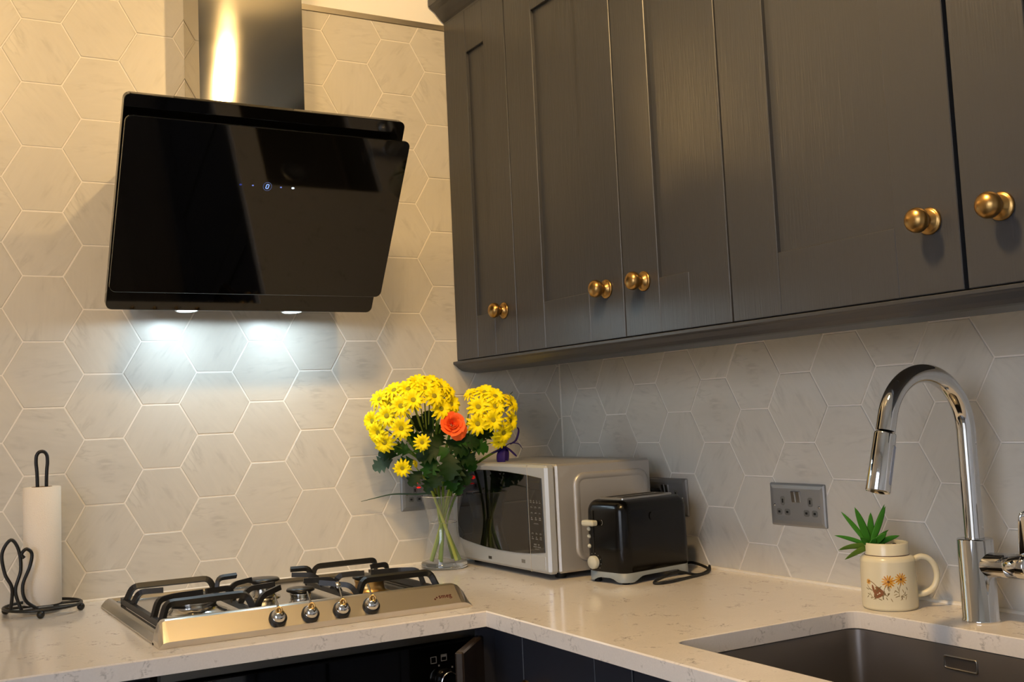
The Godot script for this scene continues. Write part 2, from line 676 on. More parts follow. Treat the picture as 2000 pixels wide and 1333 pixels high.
func tiles() -> void:
	var s := HEX / sqrt(3.0)
	var gap := 0.0026
	var hexa := PackedVector2Array()
	for i in 6:
		hexa.append(Vector2(cos(TAU * i / 6), sin(TAU * i / 6)) * (s - gap / sqrt(3.0)))
	var whole := []
	for v in 8:
		whole.append(tile_mesh(hexa, v))
	var wall: Node = get_node("wall_back")
	var st := mb()
	box(st, Vector3(-2.4, 0.88, -0.005), Vector3(-0.0005, 2.2955, -0.0016))
	part(st, "grout_bed", M.grout, wall)
	# back wall: local x along the wall, local z downwards
	for j in range(-5, 12):
		for k in range(-12, 5):
			var c := Vector2(-1.32055 + 1.5 * s * j, 2.17848 + HEX * (k + (0.5 if j % 2 == 0 else 0.0)))
			lay(wall, c, Rect2(-2.4, 0.885, 2.4 - 0.001, 2.2955 - 0.885), hexa, whole, Vector3(0, 0, 1), j, k)
	wall = get_node("wall_right")
	st = mb()
	box(st, Vector3(0.0016, 0.88, 0.0005), Vector3(0.005, 1.4045, 2.3))
	part(st, "grout_bed", M.grout, wall)
	for j in range(-2, 18):
		for k in range(-5, 2):
			var c := Vector2(0.121885 + 1.5 * s * j, 1.331675 + HEX * (k + (0.5 if j % 2 == 0 else 0.0)))
			lay(wall, c, Rect2(0.001, 0.885, 2.3, 1.4045 - 0.885), hexa, whole, Vector3(-1, 0, 0), j + 3, k)
	# trims: metal strip over the tiles, sealant in the corners
	st = mb()
	box(st, Vector3(-2.4, 2.2955, -0.005), Vector3(-0.0, 2.3105, 0.0025), 0.0008)
	struct(st, "trim_1", M.trim_metal)
	st = mb()
	box(st, Vector3(-0.0025, 1.4045, 0.0), Vector3(0.005, 1.4125, 2.3), 0.0008)
	struct(st, "trim_2", M.caulk)
	st = mb(true)
	tube(st, [Vector3(-0.0005, 0.905, 0.0005), Vector3(-0.0005, 1.41, 0.0005)], 0.0028, 8)
	struct(st, "trim_3", M.caulk)
	st = mb(true)
	tube(st, [Vector3(-2.4, 0.9105, 0.0005), Vector3(0.0, 0.9105, 0.0005)], 0.0042, 8)
	struct(st, "trim_4", M.caulk)
	st = mb(true)
	tube(st, [Vector3(-0.0005, 0.9105, 0.0), Vector3(-0.0005, 0.9105, 2.3)], 0.0052, 8)
	struct(st, "trim_5", M.caulk)

func lay(wall: Node, c: Vector2, area: Rect2, hexa: PackedVector2Array, whole: Array, out: Vector3, j: int, k: int) -> void:
	var r := HEX / sqrt(3.0)
	if not area.grow(r).has_point(c):
		return
	var v := absi(j * 5 + k * 3 + (j * k) % 3 + j * j) % 8
	# the face turned out of the wall
	var xf := Transform3D(Basis(Vector3(1, 0, 0), Vector3(0, 0, 1), Vector3(0, -1, 0)), Vector3(c.x, c.y, 0))
	if out.x != 0:
		xf = Transform3D(Basis(Vector3(0, 0, 1), Vector3(-1, 0, 0), Vector3(0, -1, 0)), Vector3(0, c.y, c.x))
	var lift := 0.0003 * (((j * 7 + k * 11) % 5) - 2) * 0.5
	xf.origin += out * lift
	var bounds := PackedVector2Array([area.position - c, Vector2(area.end.x - c.x, area.position.y - c.y), area.end - c, Vector2(area.position.x - c.x, area.end.y - c.y)])
	for i in 4:
		bounds[i].y = -bounds[i].y
	var cut := Geometry2D.intersect_polygons(hexa, bounds)
	if cut.is_empty():
		return
	var poly := ccw(cut[0])
	var full := absf(area_of(poly) - area_of(hexa)) < 1e-7
	if area_of(poly) < 2e-5:
		return
	part(whole[v] if full else tile_mesh(poly, v), "tile", M.tile, wall, xf)

func area_of(poly: PackedVector2Array) -> float:
	var a := 0.0
	for i in poly.size():
		a += poly[i].cross(poly[(i + 1) % poly.size()])
	return absf(a) / 2

# ------------------------------------------------------------------ wall cabinets
func knob(parent: Node, at: Vector3) -> void:
	# a brass knob standing out of a door that faces -x
	var xf := aim(Vector3(-1, 0, 0), at)
	var st := mb(true)
	lathe(st, [Vector2(0, 0), Vector2(0.0195, 0), Vector2(0.0198, 0.0025), Vector2(0.018, 0.0045), Vector2(0.0165, 0.0042), Vector2(0.015, 0.0065), Vector2(0.0105, 0.009), Vector2(0.0092, 0.0125), Vector2(0.0108, 0.0165), Vector2(0.0152, 0.0195), Vector2(0.0178, 0.0245), Vector2(0.0183, 0.0295), Vector2(0.0168, 0.0345), Vector2(0.013, 0.0385), Vector2(0.007, 0.041), Vector2(0, 0.0417)], xf, 36)
	part(st, "knob", M.brass, parent)

func shaker(parent: Node, z0: float, z1: float, y0: float, y1: float, xf: float, left: float, right: float, bottom: float, top: float, m: Material, across: Material) -> Node:
	# a framed door facing -x: its recessed panel, two stiles and two rails
	var d := 0.02
	var rec := 0.0085
	var st := mb()
	box(st, Vector3(xf + rec, y0 + 0.02, z0 + 0.02), Vector3(xf + d, y1 - 0.02, z1 - 0.02))
	var door := part(st, "door", m, parent)
	for e in [[z0, z0 + left], [z1 - right, z1]]:
		st = mb()
		box(st, Vector3(xf, y0, e[0]), Vector3(xf + d, y1, e[1]), 0.0012)
		part(st, "stile", m, door)
	for e in [[y0, y0 + bottom], [y1 - top, y1]]:
		st = mb()
		box(st, Vector3(xf + 0.0004, e[0], z0 + left + 0.0003), Vector3(xf + d, e[1], z1 - right - 0.0003), 0.0012)
		part(st, "rail", across, door)
	return door

func wall_cabinets() -> void:
	var units := [
		[0.0015, 0.3055, 0.112, 0.102, 0.250, "narrow charcoal shaker wall cabinet in the corner, next to the tiled hood wall"],
		[0.3085, 0.7215, 0.1165, 0.1195, 0.666, "charcoal shaker wall cabinet above the microwave, brass knob low on its near stile"],
		[0.7255, 1.0315, 0.1095, 0.1085, 0.7905, "charcoal shaker wall cabinet above the toaster, brass knob low on its far stile"],
		[1.0355, 1.4975, 0.1145, 0.1085, 1.451, "widest charcoal shaker wall cabinet, over the steel socket, with brass knob"],
		[1.5045, 1.952, 0.1145, 0.1145, 1.5645, "charcoal shaker wall cabinet above the tap, cut off by the photo's edge"]]
	var y0 := 1.4135
	for u in units:
		var t := thing("wall_cabinet", u[5], "cabinet", Vector3(0, y0, u[0]), 0.0, "charcoal wall cabinets in a row")
		var w: float = u[1] - u[0]
		var st := mb()
		box(st, Vector3(-0.2945, 0.0, -0.001), Vector3(0.003, 0.897, w + 0.001))
		part(st, "carcass", M.charcoal_plain, t)
		var door := shaker(t, 0.0, w, 0.0025, 0.897, -0.3168, u[2], u[3], 0.1055, 0.109, M.charcoal, M.charcoal_across)
		knob(door, Vector3(-0.3168, 1.5205 - y0, u[4] - u[0]))
	# cornice over and pelmet under the whole row
	var n := thing("cornice", "charcoal flared cornice running along the top of the wall cabinets", "cornice", Vector3(0, 2.3105, 0))
	var prof := [Vector2(-0.305, 0.0), Vector2(-0.3155, 0.0), Vector2(-0.3165, 0.006), Vector2(-0.322, 0.010), Vector2(-0.332, 0.020), Vector2(-0.345, 0.034), Vector2(-0.355, 0.040), Vector2(-0.358, 0.044), Vector2(-0.3605, 0.046), Vector2(-0.3605, 0.070), Vector2(-0.358, 0.072), Vector2(-0.305, 0.072)]
	part(run_along_z(prof, 0.002, 1.953), "moulding", M.charcoal_plain, n)
	var p := thing("pelmet", "charcoal moulded light pelmet running under the wall cabinets", "pelmet", Vector3(0, 1.3825, 0))
	prof = [Vector2(-0.255, 0.0305), Vector2(-0.255, 0.001), Vector2(-0.258, 0.0), Vector2(-0.298, 0.005), Vector2(-0.305, 0.007), Vector2(-0.314, 0.013), Vector2(-0.3225, 0.021), Vector2(-0.3275, 0.0235), Vector2(-0.329, 0.025), Vector2(-0.329, 0.0295), Vector2(-0.328, 0.0305)]
	part(run_along_z(prof, 0.002, 1.953), "moulding", M.charcoal_plain, p)

func run_along_z(prof: Array, z0: float, z1: float) -> SurfaceTool:
	var st := mb()
	var poly := PackedVector2Array()
	for q in prof:
		poly.append(q)
	poly = ccw(poly)
	# local x, y of the profile laid along z: y of the plate is z of the world
	var xf := Transform3D(Basis(Vector3(1, 0, 0), Vector3(0, 0, -1), Vector3(0, 1, 0)), Vector3.ZERO)
	plate(st, poly, -z1, -z0, 0.0, xf)
	return st

# ------------------------------------------------------------------ base units
func base_units() -> void:
	var units := [[0.668, 1.0905, "dark navy shaker base cabinet beside the oven, its brass knob just in view"], [1.0945, 1.65, "dark navy shaker base cabinet under the sink front"], [1.654, 2.25, "dark navy shaker base cabinet past the sink, out at the right"]]
	for u in units:
		var t := thing("base_cabinet", u[2], "cabinet", Vector3(-0.62, 0.1, u[0]), 0.0, "navy base cabinets")
		var w: float = u[1] - u[0]
		var st := mb()
		box(st, Vector3(0.021, 0.0, 0.0), Vector3(0.039, 0.781, w))
		part(st, "carcass", M.navy, t)
		var door := shaker(t, 0.0, w, 0.005, 0.772, 0.0, 0.1, 0.1, 0.1, 0.1, M.navy, M.navy)
		if u[0] < 1:
			knob(door, Vector3(0, 0.6785, 0.778 - u[0]))
			st = mb()
			box(st, Vector3(-0.034, 0.0, -0.013), Vector3(0.02, 0.781, -0.001))
			part(st, "filler", M.navy, t)
	# oven housing: steel strip, oven front, and the cabinet left of it
	var o := thing("oven", "built-in black glass oven front below the gas hob", "oven", Vector3(-0.944, 0.28, 0.655))
	var st := mb()
	box(st, Vector3(-0.29, 0.581, -0.02), Vector3(0.2905, 0.6015, 0.0), 0.001)
	part(st, "steel_trim", M.steel_dark, o)
	st = mb()
	box(st, Vector3(-0.2955, 0.452, -0.5), Vector3(0.2955, 0.579, 0.012), 0.002)
	part(st, "control_panel", M.black_glass, o)
	st = mb()
	box(st, Vector3(-0.2955, 0.0, -0.5), Vector3(0.2955, 0.448, 0.012), 0.002)
	part(st, "oven_door", M.black_glass, o)
	# printed symbols round the knob
	st = mb()
	var P := func(px: float, py: float) -> Vector3: return Vector3(px + 0.944, py - 0.28, 0.0128)
	for e in [[-0.7485, 0.832, false], [-0.7275, 0.834, true]]:
		var c: Vector3 = P.call(e[0], e[1])
		for s in [[-0.0055, 0], [0.0055, 0], [0, -0.0055], [0, 0.0055]]:
			var h := Vector3(0.0006, 0.006, 0.0002) if s[0] != 0 else Vector3(0.006, 0.0006, 0.0002)
			var q: Vector3 = c + Vector3(s[0], s[1], 0)
			box(st, q - h, q + h)
		if e[2]:
			box(st, c + Vector3(-0.005, 0.0015, -0.0002), c + Vector3(0.005, 0.0055, 0.0002))
	for e in [[-0.738, 0.821], [-0.7215, 0.812], [-0.711, 0.815]]:
		var c: Vector3 = P.call(e[0], e[1])
		box(st, c - Vector3(0.0015, 0.0015, 0.0002), c + Vector3(0.0015, 0.0015, 0.0002))
	part(st, "printed_symbols", M.oven_mark, o)
	st = mb(true)
	lathe(st, [Vector2(0.0, 0.0), Vector2(0.021, 0.0), Vector2(0.021, 0.004), Vector2(0.019, 0.006), Vector2(0.0185, 0.02)], aim(Vector3(0, 0, 1), Vector3(-0.727 + 0.944, 0.794 - 0.28, 0.012)), 32)
	var k := part(st, "oven_knob", M.black_gloss, o)
	st = mb(true)
	lathe(st, [Vector2(0.0185, 0.0195), Vector2(0.0190, 0.022), Vector2(0.0180, 0.0245), Vector2(0.0165, 0.0245), Vector2(0.0165, 0.021)], aim(Vector3(0, 0, 1), Vector3(-0.727 + 0.944, 0.794 - 0.28, 0.012)), 32)
	part(st, "chrome_ring", M.chrome, k)
	st = mb(true)
	lathe(st, [Vector2(0.0, 0.0215), Vector2(0.0168, 0.0215)], aim(Vector3(0, 0, 1), Vector3(-0.727 + 0.944, 0.794 - 0.28, 0.012)), 32)
	part(st, "knob_face", M.black_gloss, k)
	var c2 := thing("base_cabinet", "dark navy base cabinet left of the oven under the paper towel roll", "cabinet", Vector3(-1.85, 0.1, 0.655), 0.0, "navy base cabinets")
	st = mb()
	box(st, Vector3(0.0, 0.0, -0.02), Vector3(0.6, 0.781, -0.001))
	part(st, "carcass", M.navy, c2)
	st = mb()
	box(st, Vector3(0.002, 0.004, 0.0), Vector3(0.598, 0.772, 0.02), 0.0012)
	part(st, "door", M.navy, c2)
	# narrow panel standing at an angle across the inner corner
	var g := thing("corner_panel", "narrow dark glossy panel standing at an angle between the oven and the navy base cabinet", "panel", Vector3(-0.6425, 0.1, 0.6545), atan2(0.769 - 0.6545, -0.7495 + 0.6425) * -1.0)
	st = mb()
	box(st, Vector3(0.0, 0.0, -0.008), Vector3(0.156, 0.763, 0.008), 0.003)
	part(st, "panel", M.bronze, g)

# ------------------------------------------------------------------ worktop and sink
func worktop_and_sink() -> void:
	var t := thing("worktop", "pale veined quartz worktop running round the corner with a sink cut-out", "worktop", Vector3(0, WT, 0))
	var st := mb()
	var xn := -0.6464
	var zn := 0.6864
	var e := 0.0022
	var th := 0.0285
	var zend := 2.3
	var hole := rrect(0.395, 0.52, 0.022, 6)
	var hc := Vector2(-0.3625, 1.38)
	for i in hole.size():
		hole[i] += hc
	# top face in two pieces that meet through the middle of the cut-out
	var rim := inset(hole, -0.0014)
	var left := PackedVector2Array([Vector2(-2.4, 0), Vector2(hc.x, 0)])
	var right := PackedVector2Array([Vector2(hc.x, 0), Vector2(0, 0), Vector2(0, zend), Vector2(hc.x, zend)])
	# corners of the hole: points run from +x+z over -x+z, -x-z to +x-z
	var lpts := []
	var rpts := []
	for p in rim:
		if p.x < hc.x:
			lpts.append(p)
		else:
			rpts.append(p)
	lpts.sort_custom(func(a, b): return atan2(a.y - hc.y, hc.x - a.x) < atan2(b.y - hc.y, hc.x - b.x))
	rpts.sort_custom(func(a, b): return atan2(a.y - hc.y, a.x - hc.x) > atan2(b.y - hc.y, b.x - hc.x))
	left.append(Vector2(hc.x, lpts[0].y))
	for p in lpts:
		left.append(p)
	left.append(Vector2(hc.x, lpts[lpts.size() - 1].y))
	for p in [Vector2(hc.x, zend), Vector2(xn + e, zend), Vector2(xn + e, zn - e), Vector2(-2.4, zn - e)]:
		left.append(p)
	right.append(Vector2(hc.x, rpts[0].y))
	for p in rpts:
		right.append(p)
	right.append(Vector2(hc.x, rpts[rpts.size() - 1].y))
	for poly in [left, right]:
		var ix := Geometry2D.triangulate_polygon(poly)
		for i in range(0, ix.size(), 3):
			var a: Vector2 = poly[ix[i]]
			var b: Vector2 = poly[ix[i + 1]]
			var c: Vector2 = poly[ix[i + 2]]
			if (b - a).cross(c - a) < 0:
				var s := b
				b = c
				c = s
			tri(st, Vector3(a.x, 0, a.y), Vector3(b.x, 0, b.y), Vector3(c.x, 0, c.y))
			tri(st, Vector3(a.x, -th, a.y), Vector3(c.x, -th, c.y), Vector3(b.x, -th, b.y))
	# polished front edge with a small arris
	var path := [Vector2(-2.4, zn), Vector2(xn, zn), Vector2(xn, zend)]
	var inner := [Vector2(-2.4, zn - e), Vector2(xn + e, zn - e), Vector2(xn + e, zend)]
	for i in 2:
		var a: Vector2 = path[i]
		var b: Vector2 = path[i + 1]
		var ai: Vector2 = inner[i]
		var bi: Vector2 = inner[i + 1]
		quad(st, Vector3(ai.x, 0, ai.y), Vector3(bi.x, 0, bi.y), Vector3(b.x, -e, b.y), Vector3(a.x, -e, a.y))
		quad(st, Vector3(a.x, -e, a.y), Vector3(b.x, -e, b.y), Vector3(b.x, -th, b.y), Vector3(a.x, -th, a.y))
	loft(st, [ring(hole, -th), ring(hole, -0.0014), ring(rim, 0.0)], false, false)
	part(st, "quartz_slab", M.quartz, t)
	# undermounted bowl
	var s := thing("sink", "dark gunmetal undermounted sink bowl set below the worktop", "sink", Vector3(hc.x, WT - th - 0.19, hc.y))
	st = mb(true)
	var outer := rrect(0.43, 0.555, 0.03, 6)
	var b0 := rrect(0.399, 0.524, 0.024, 6)
	var rings := [ring(outer, 0.1885), ring(inset(outer, 0.012), 0.1895), ring(b0, 0.1895), ring(inset(b0, 0.001), 0.187)]
	for k in 6:
		var a := PI / 2 * k / 5.0
		rings.append(ring(inset(b0, 0.004 + 0.018 * (1 - cos(a))), 0.02 - 0.018 * sin(a)))
	loft(st, rings, false, true)
	part(st, "bowl", M.bowl, s)
	# overflow on the wall side
	var xf := faced(Vector3(-1, 0, 0), Vector3.UP, Vector3(0.1992, 0.855 - (WT - th - 0.19), 1.3265 - hc.y))
	st = mb(true)
	var o1 := rrect(0.06, 0.0215, 0.004, 4)
	var o2 := rrect(0.055, 0.0165, 0.003, 4)
	loft(st, [ring(o1, 0.0, xf), ring(o1, 0.0035, xf), ring(inset(o1, 0.0008), 0.0042, xf), ring(o2, 0.0042, xf), ring(o2, 0.0018, xf)], false, false)
	var ov := part(st, "overflow", M.steel, s)
	st = mb()
	plate(st, o2, 0.0008, 0.0022, 0.0, xf)
	part(st, "overflow_cover", M.bowl, ov)
	st = mb(true)
	lathe(st, [Vector2(0, 0.003), Vector2(0.03, 0.003), Vector2(0.034, 0.0045), Vector2(0.042, 0.005), Vector2(0.045, 0.002)], Transform3D.IDENTITY, 32)
	part(st, "drain", M.steel, s)

# ------------------------------------------------------------------ hood
func hood() -> void:
	var t := thing("cooker_hood", "angled black glass cooker hood with steel chimney on the tiled wall", "cooker hood", Vector3(-0.931, 1.522, 0))
	var L := func(v: Vector3) -> Vector3: return v - Vector3(-0.931, 1.522, 0)
	var frame := func(top: Vector2, bot: Vector2) -> Transform3D:
		var u := Vector3(0, top.x - bot.x, top.y - bot.y).normalized()
		var n := Vector3(0, -u.z, u.y)
		var mid := Vector3(0, (top.x + bot.x) / 2 - 1.522, (top.y + bot.y) / 2)
		return Transform3D(Basis(Vector3.RIGHT, n, -u), mid)
	var f1: Transform3D = frame.call(Vector2(1.9065, 0.403), Vector2(1.522, 0.187))
	var st := mb()
	plate(st, rrect(0.59, 0.4485, 0.013, 6), -0.017, 0.0, 0.0012, f1)
	part(st, "back_panel", M.black_glass, t)
	var f2: Transform3D = frame.call(Vector2(1.8575, 0.419), Vector2(1.5535, 0.238))
	st = mb()
	plate(st, rrect(0.594, 0.365, 0.013, 6), -0.006, 0.0, 0.0012, f2)
	var glass := part(st, "front_glass", M.black_glass, t)
	st = mb()
	plate(st, rrect(0.50, 0.27, 0.01, 3), -0.045, -0.0055, 0.0, f2)
	part(st, "spacer", M.black, t)
	# motor housing behind the panels, its underside carrying the lights
	st = mb()
	var hp := ccw(PackedVector2Array([Vector2(0.006, 1.545), Vector2(0.07, 1.532), Vector2(0.168, 1.5235), Vector2(0.175, 1.53), Vector2(0.36, 1.845), Vector2(0.34, 1.87), Vector2(0.006, 1.87)]))
	var hx := Transform3D(Basis(Vector3(0, 0, 1), Vector3(1, 0, 0), Vector3(0, 1, 0)), Vector3(0, -1.522, 0))
	plate(st, hp, -0.212, 0.212, 0.0, hx)
	part(st, "motor_housing", M.black, t)
	# steel chimney, brushed across
	st = mb()
	var lo: Vector3 = L.call(Vector3(-1.008, 1.87, 0.0015))
	var hi: Vector3 = L.call(Vector3(-0.763, 2.618, 0.13))
	for q in [[Vector3(lo.x, lo.y, hi.z), Vector3(lo.x, hi.y, hi.z), Vector3(hi.x, hi.y, hi.z), Vector3(hi.x, lo.y, hi.z)], [Vector3(lo.x, lo.y, lo.z), Vector3(lo.x, hi.y, lo.z), Vector3(lo.x, hi.y, hi.z), Vector3(lo.x, lo.y, hi.z)], [Vector3(hi.x, lo.y, hi.z), Vector3(hi.x, hi.y, hi.z), Vector3(hi.x, hi.y, lo.z), Vector3(hi.x, lo.y, lo.z)]]:
		# u runs up the sheet, so that highlights stretch upwards
		for i in [0, 1, 2, 0, 2, 3]:
			var v: Vector3 = q[i]
			st.set_uv(Vector2(v.y, v.x + v.z))
			st.add_vertex(v)
	part(st, "chimney", M.duct, t)
	# lights
	var spot := [-1.0433, -0.804]
	for x in spot:
		var at: Vector3 = L.call(Vector3(x, 1.5275, 0.12))
		var n := Vector3(0, -1, 0.06)
		st = mb(true)
		lathe(st, [Vector2(0.0245, -0.004), Vector2(0.0255, 0.0015), Vector2(0.0235, 0.003), Vector2(0.0215, 0.002)], aim(n, at), 32)
		var rim := part(st, "light_bezel", M.steel, t)
		st = mb(true)
		lathe(st, [Vector2(0, 0.0036), Vector2(0.012, 0.0034), Vector2(0.0215, 0.002)], aim(n, at), 32)
		part(st, "light_lens", glow(Color(0.86, 0.95, 1.0), 6.0), rim)
		var s := SpotLight3D.new()
		s.name = "hood_lamp"
		s.light_color = Color(0.86, 0.95, 1.0)
		s.light_energy = 0.028
		s.spot_angle = 89.0
		s.spot_angle_attenuation = 0.06
		s.spot_range = 6.0
		s.spot_attenuation = 2.0
		s.light_size = 0.018
		s.shadow_enabled = true
		t.add_child(s, true)
		s.position = at + Vector3(0, -0.006, 0)
		s.rotation_degrees = Vector3(-90, 0, 0)
		var al := AreaLight3D.new()
		al.name = "hood_lamp_face"
		al.light_color = Color(0.86, 0.95, 1.0)
		al.light_energy = 0.040
		al.area_size = Vector2(0.038, 0.038)
		al.area_range = 6.0
		al.area_attenuation = 2.0
		al.shadow_enabled = true
		t.add_child(al, true)
		al.position = at + Vector3(0, -0.0055, 0)
		al.rotation_degrees = Vector3(-90, 0, 0)
	# glowing touch display on the front glass
	var blue := glow(Color(0.55, 0.7, 1.0), 1.1)
	var dim := glow(Color(0.25, 0.35, 0.85), 0.35)
	var D := func(x: float) -> Vector3: return Vector3(x + 0.931, 0.0, 0.0)
	var inv := f2.affine_inverse()
	var zc: float = (inv * (Vector3(0, 1.7573 - 1.522, 0.361))).z
	st = mb(true)
	tube(st, circle3(0.0088, f2, Vector3(-0.935 + 0.931, 0.0006, zc)), 0.0005, 6, true)
	part(st, "display_ring", glow(Color(0.4, 0.5, 0.75), 0.4), glass)
	st = mb(true)
	var zero := []
	for p in rrect(0.0052, 0.0088, 0.0018, 3):
		zero.append(f2 * Vector3(-0.004 + p.x - p.y * 0.18, 0.0006, zc + p.y))
	tube(st, zero, 0.0009, 6, true)
	part(st, "display_digit", blue, glass)
	for e in [[-0.991, 0.0028, dim], [-0.9655, 0.0022, glow(Color(0.5, 0.6, 1.0), 0.7)], [-0.906, 0.0022, glow(Color(0.5, 0.6, 1.0), 0.7)], [-0.88, 0.0034, glow(Color(0.9, 0.95, 1.0), 1.2)]]:
		st = mb(true)
		ball(st, f2 * Vector3(e[0] + 0.931, 0.0, zc), e[1], 12, 0.6)
		part(st, "display_symbol", e[2], glass)

func circle3(r: float, xf: Transform3D, c: Vector3, n := 28) -> Array:
	var out := []
	for i in n:
		out.append(xf * (c + Vector3(cos(TAU * i / n), 0, sin(TAU * i / n)) * r))
	return out

# ------------------------------------------------------------------ hob
func hob() -> void:
	var at := Vector3(-0.9355, WT, 0.36)
	var t := thing("gas_hob", "stainless steel four-burner gas hob with chrome tap-style knobs on its sloping front", "hob", at)
	var st := mb()
	var o := rrect(0.585, 0.50, 0.012, 4)
	var sh := Transform3D(Basis.IDENTITY, Vector3(0, 0, -0.012))
	loft(st, [ring(o, 0.0005, sh), ring(o, 0.004, sh), ring(rr_in(0.585, 0.5, 0.012, 4, 0.008), 0.014, sh), ring(rr_in(0.585, 0.5, 0.012, 4, 0.014), 0.0178, sh), ring(rr_in(0.585, 0.5, 0.012, 4, 0.020), 0.018, sh), ring(rr_in(0.585, 0.5, 0.012, 4, 0.024), 0.012, sh)], true, true)
	part(st, "tray", M.steel_shiny, t)
	# sloping front with the knobs
	var prof := [Vector2(0.262, 0.0005), Vector2(0.268, 0.0005), Vector2(0.2685, 0.0105), Vector2(0.2395, 0.0405), Vector2(0.235, 0.0425), Vector2(0.226, 0.0425), Vector2(0.221, 0.0385), Vector2(0.214, 0.0185), Vector2(0.214, 0.0005)]
	var sections := [[-0.2925, 0.22], [-0.290, 0.55], [-0.286, 0.84], [-0.281, 0.97], [-0.276, 1.0], [0.262, 1.0], [0.270, 0.985], [0.2785, 0.9], [0.286, 0.66], [0.2925, 0.25]]
	var rings := []
	for e in sections:
		var r := []
		for p in prof:
			var y: float = p.y * e[1]
			var z: float = p.x
			if e[1] < 1.0 and p.y > 0.008:
				z = lerpf(0.268, p.x, 0.35 + 0.65 * e[1]) if p.x > 0.23 and p.x < 0.268 else p.x
			r.append(Vector3(e[0], y, z))
		rings.append(r)
	st = mb()
	loft(st, rings, true, true)
	part(st, "front_fascia", M.fascia, t)
	# lettering on the right of the front
	var u := Vector3(0, 0.030, -0.029).normalized()
	var n := Vector3(0, u.z * -1.0, u.y)
	var face := func(x: float, s: float) -> Vector3: return Vector3(x, 0.0105, 0.2685) + u * (s - 0.003)
	var txt := TextMesh.new()
	var font := SystemFont.new()
	font.font_names = PackedStringArray(["Droid Sans"])
	font.font_weight = 700
	txt.font = font
	txt.text = "smeg"
	txt.font_size = 32
	txt.pixel_size = 0.00034
	txt.depth = 0.0006
	part(txt, "lettering", M.logo_red, t, Transform3D(Basis(Vector3.RIGHT, u, n), face.call(0.2415, 0.0215) + n * 0.0002))
	st = mb()
	for k in 2:
		plate(st, circle(0.0019, 14), -0.0002, 0.0004, 0.0, Transform3D(Basis(Vector3.RIGHT, n, -u), face.call(0.2195 + 0.0045 * k, 0.0175 + 0.003 * k)))
	part(st, "logo_dots", M.logo_red, t)
	# burners
	var bs := [[-1.105, 0.372, 0.052, 0.014, 0.042, "L"], [-0.945, 0.30, 0.028, 0.022, 0.033, "B"], [-0.917, 0.442, 0.024, 0.016, 0.027, "F"], [-0.757, 0.405, 0.036, 0.02, 0.034, "R"]]
	for b in bs:
		var c := Vector3(b[0], 0.012, b[1]) - Vector3(at.x, 0, at.z)
		st = mb(true)
		var R: float = b[2]
		var h: float = b[3]
		lathe(st, [Vector2(R * 1.22, 0), Vector2(R * 1.2, 0.002), Vector2(R * 1.04, 0.003), Vector2(R, 0.0042), Vector2(R * 0.97, 0.005), Vector2(R * 0.86, 0.008), Vector2(R * 0.8, h), Vector2(R * 0.84, h + 0.005), Vector2(R * 0.84, h + 0.009), Vector2(R * 0.3, h + 0.010)], Transform3D(Basis.IDENTITY, c), 40)
		var body := part(st, "burner", M.brass_ring if b[5] == "R" else M.steel_shiny, t)
		st = mb(true)
		var cr: float = b[4]
		lathe(st, [Vector2(cr * 0.9, 0), Vector2(cr, 0.0012), Vector2(cr, 0.004), Vector2(cr * 0.93, 0.0065), Vector2(cr * 0.5, 0.0078), Vector2(0, 0.008)], Transform3D(Basis.IDENTITY, c + Vector3(0, h + 0.010, 0)), 40)
		part(st, "burner_cap", M.enamel, body)
	# knobs: black collar, chrome bell and a little ringed tap handle
	for k in 4:
		var kp: Vector3 = face.call([-1.0235, -0.964, -0.905, -0.8475][k] - at.x, 0.0185)
		st = mb(true)
		lathe(st, [Vector2(0.0155, -0.001), Vector2(0.0158, 0.008), Vector2(0.0145, 0.0095), Vector2(0, 0.0095)], aim(n, kp), 28)
		var col := part(st, "control_knob", M.black, t)
		st = mb(true)
		lathe(st, [Vector2(0.0128, 0.0092), Vector2(0.0128, 0.0115), Vector2(0.0115, 0.0155), Vector2(0.0085, 0.0188), Vector2(0.004, 0.0208), Vector2(0.0, 0.021)], aim(n, kp), 28)
		part(st, "knob_bell", M.chrome, col)
		var hub := kp + n * 0.0205 + u * 0.0055
		var fwd := Vector3(-0.33, 0.12, 0.93).normalized()
		st = mb(true)
		lathe(st, [Vector2(0.005, -0.012), Vector2(0.0064, 0.004), Vector2(0.0062, 0.0052), Vector2(0.0038, 0.0052), Vector2(0.0034, 0.001), Vector2(0, 0.001)], aim(fwd, hub), 20)
		part(st, "knob_hub", M.brass_ring, col)
		st = mb(true)
		var up := (Vector3(-0.12 if k != 2 else -0.05, 1, -0.55)).normalized()
		tube(st, [hub + up * 0.003, hub + up * 0.012, hub + up * 0.027], func(q): return 0.0022 - 0.0006 * q, 8)
		if k == 2:
			box(st, Vector3(-0.0045, 0.026, -0.001), Vector3(0.0045, 0.038, 0.001), 0.0006, aim(up, hub))
		part(st, "knob_lever", M.steel_shiny, col)
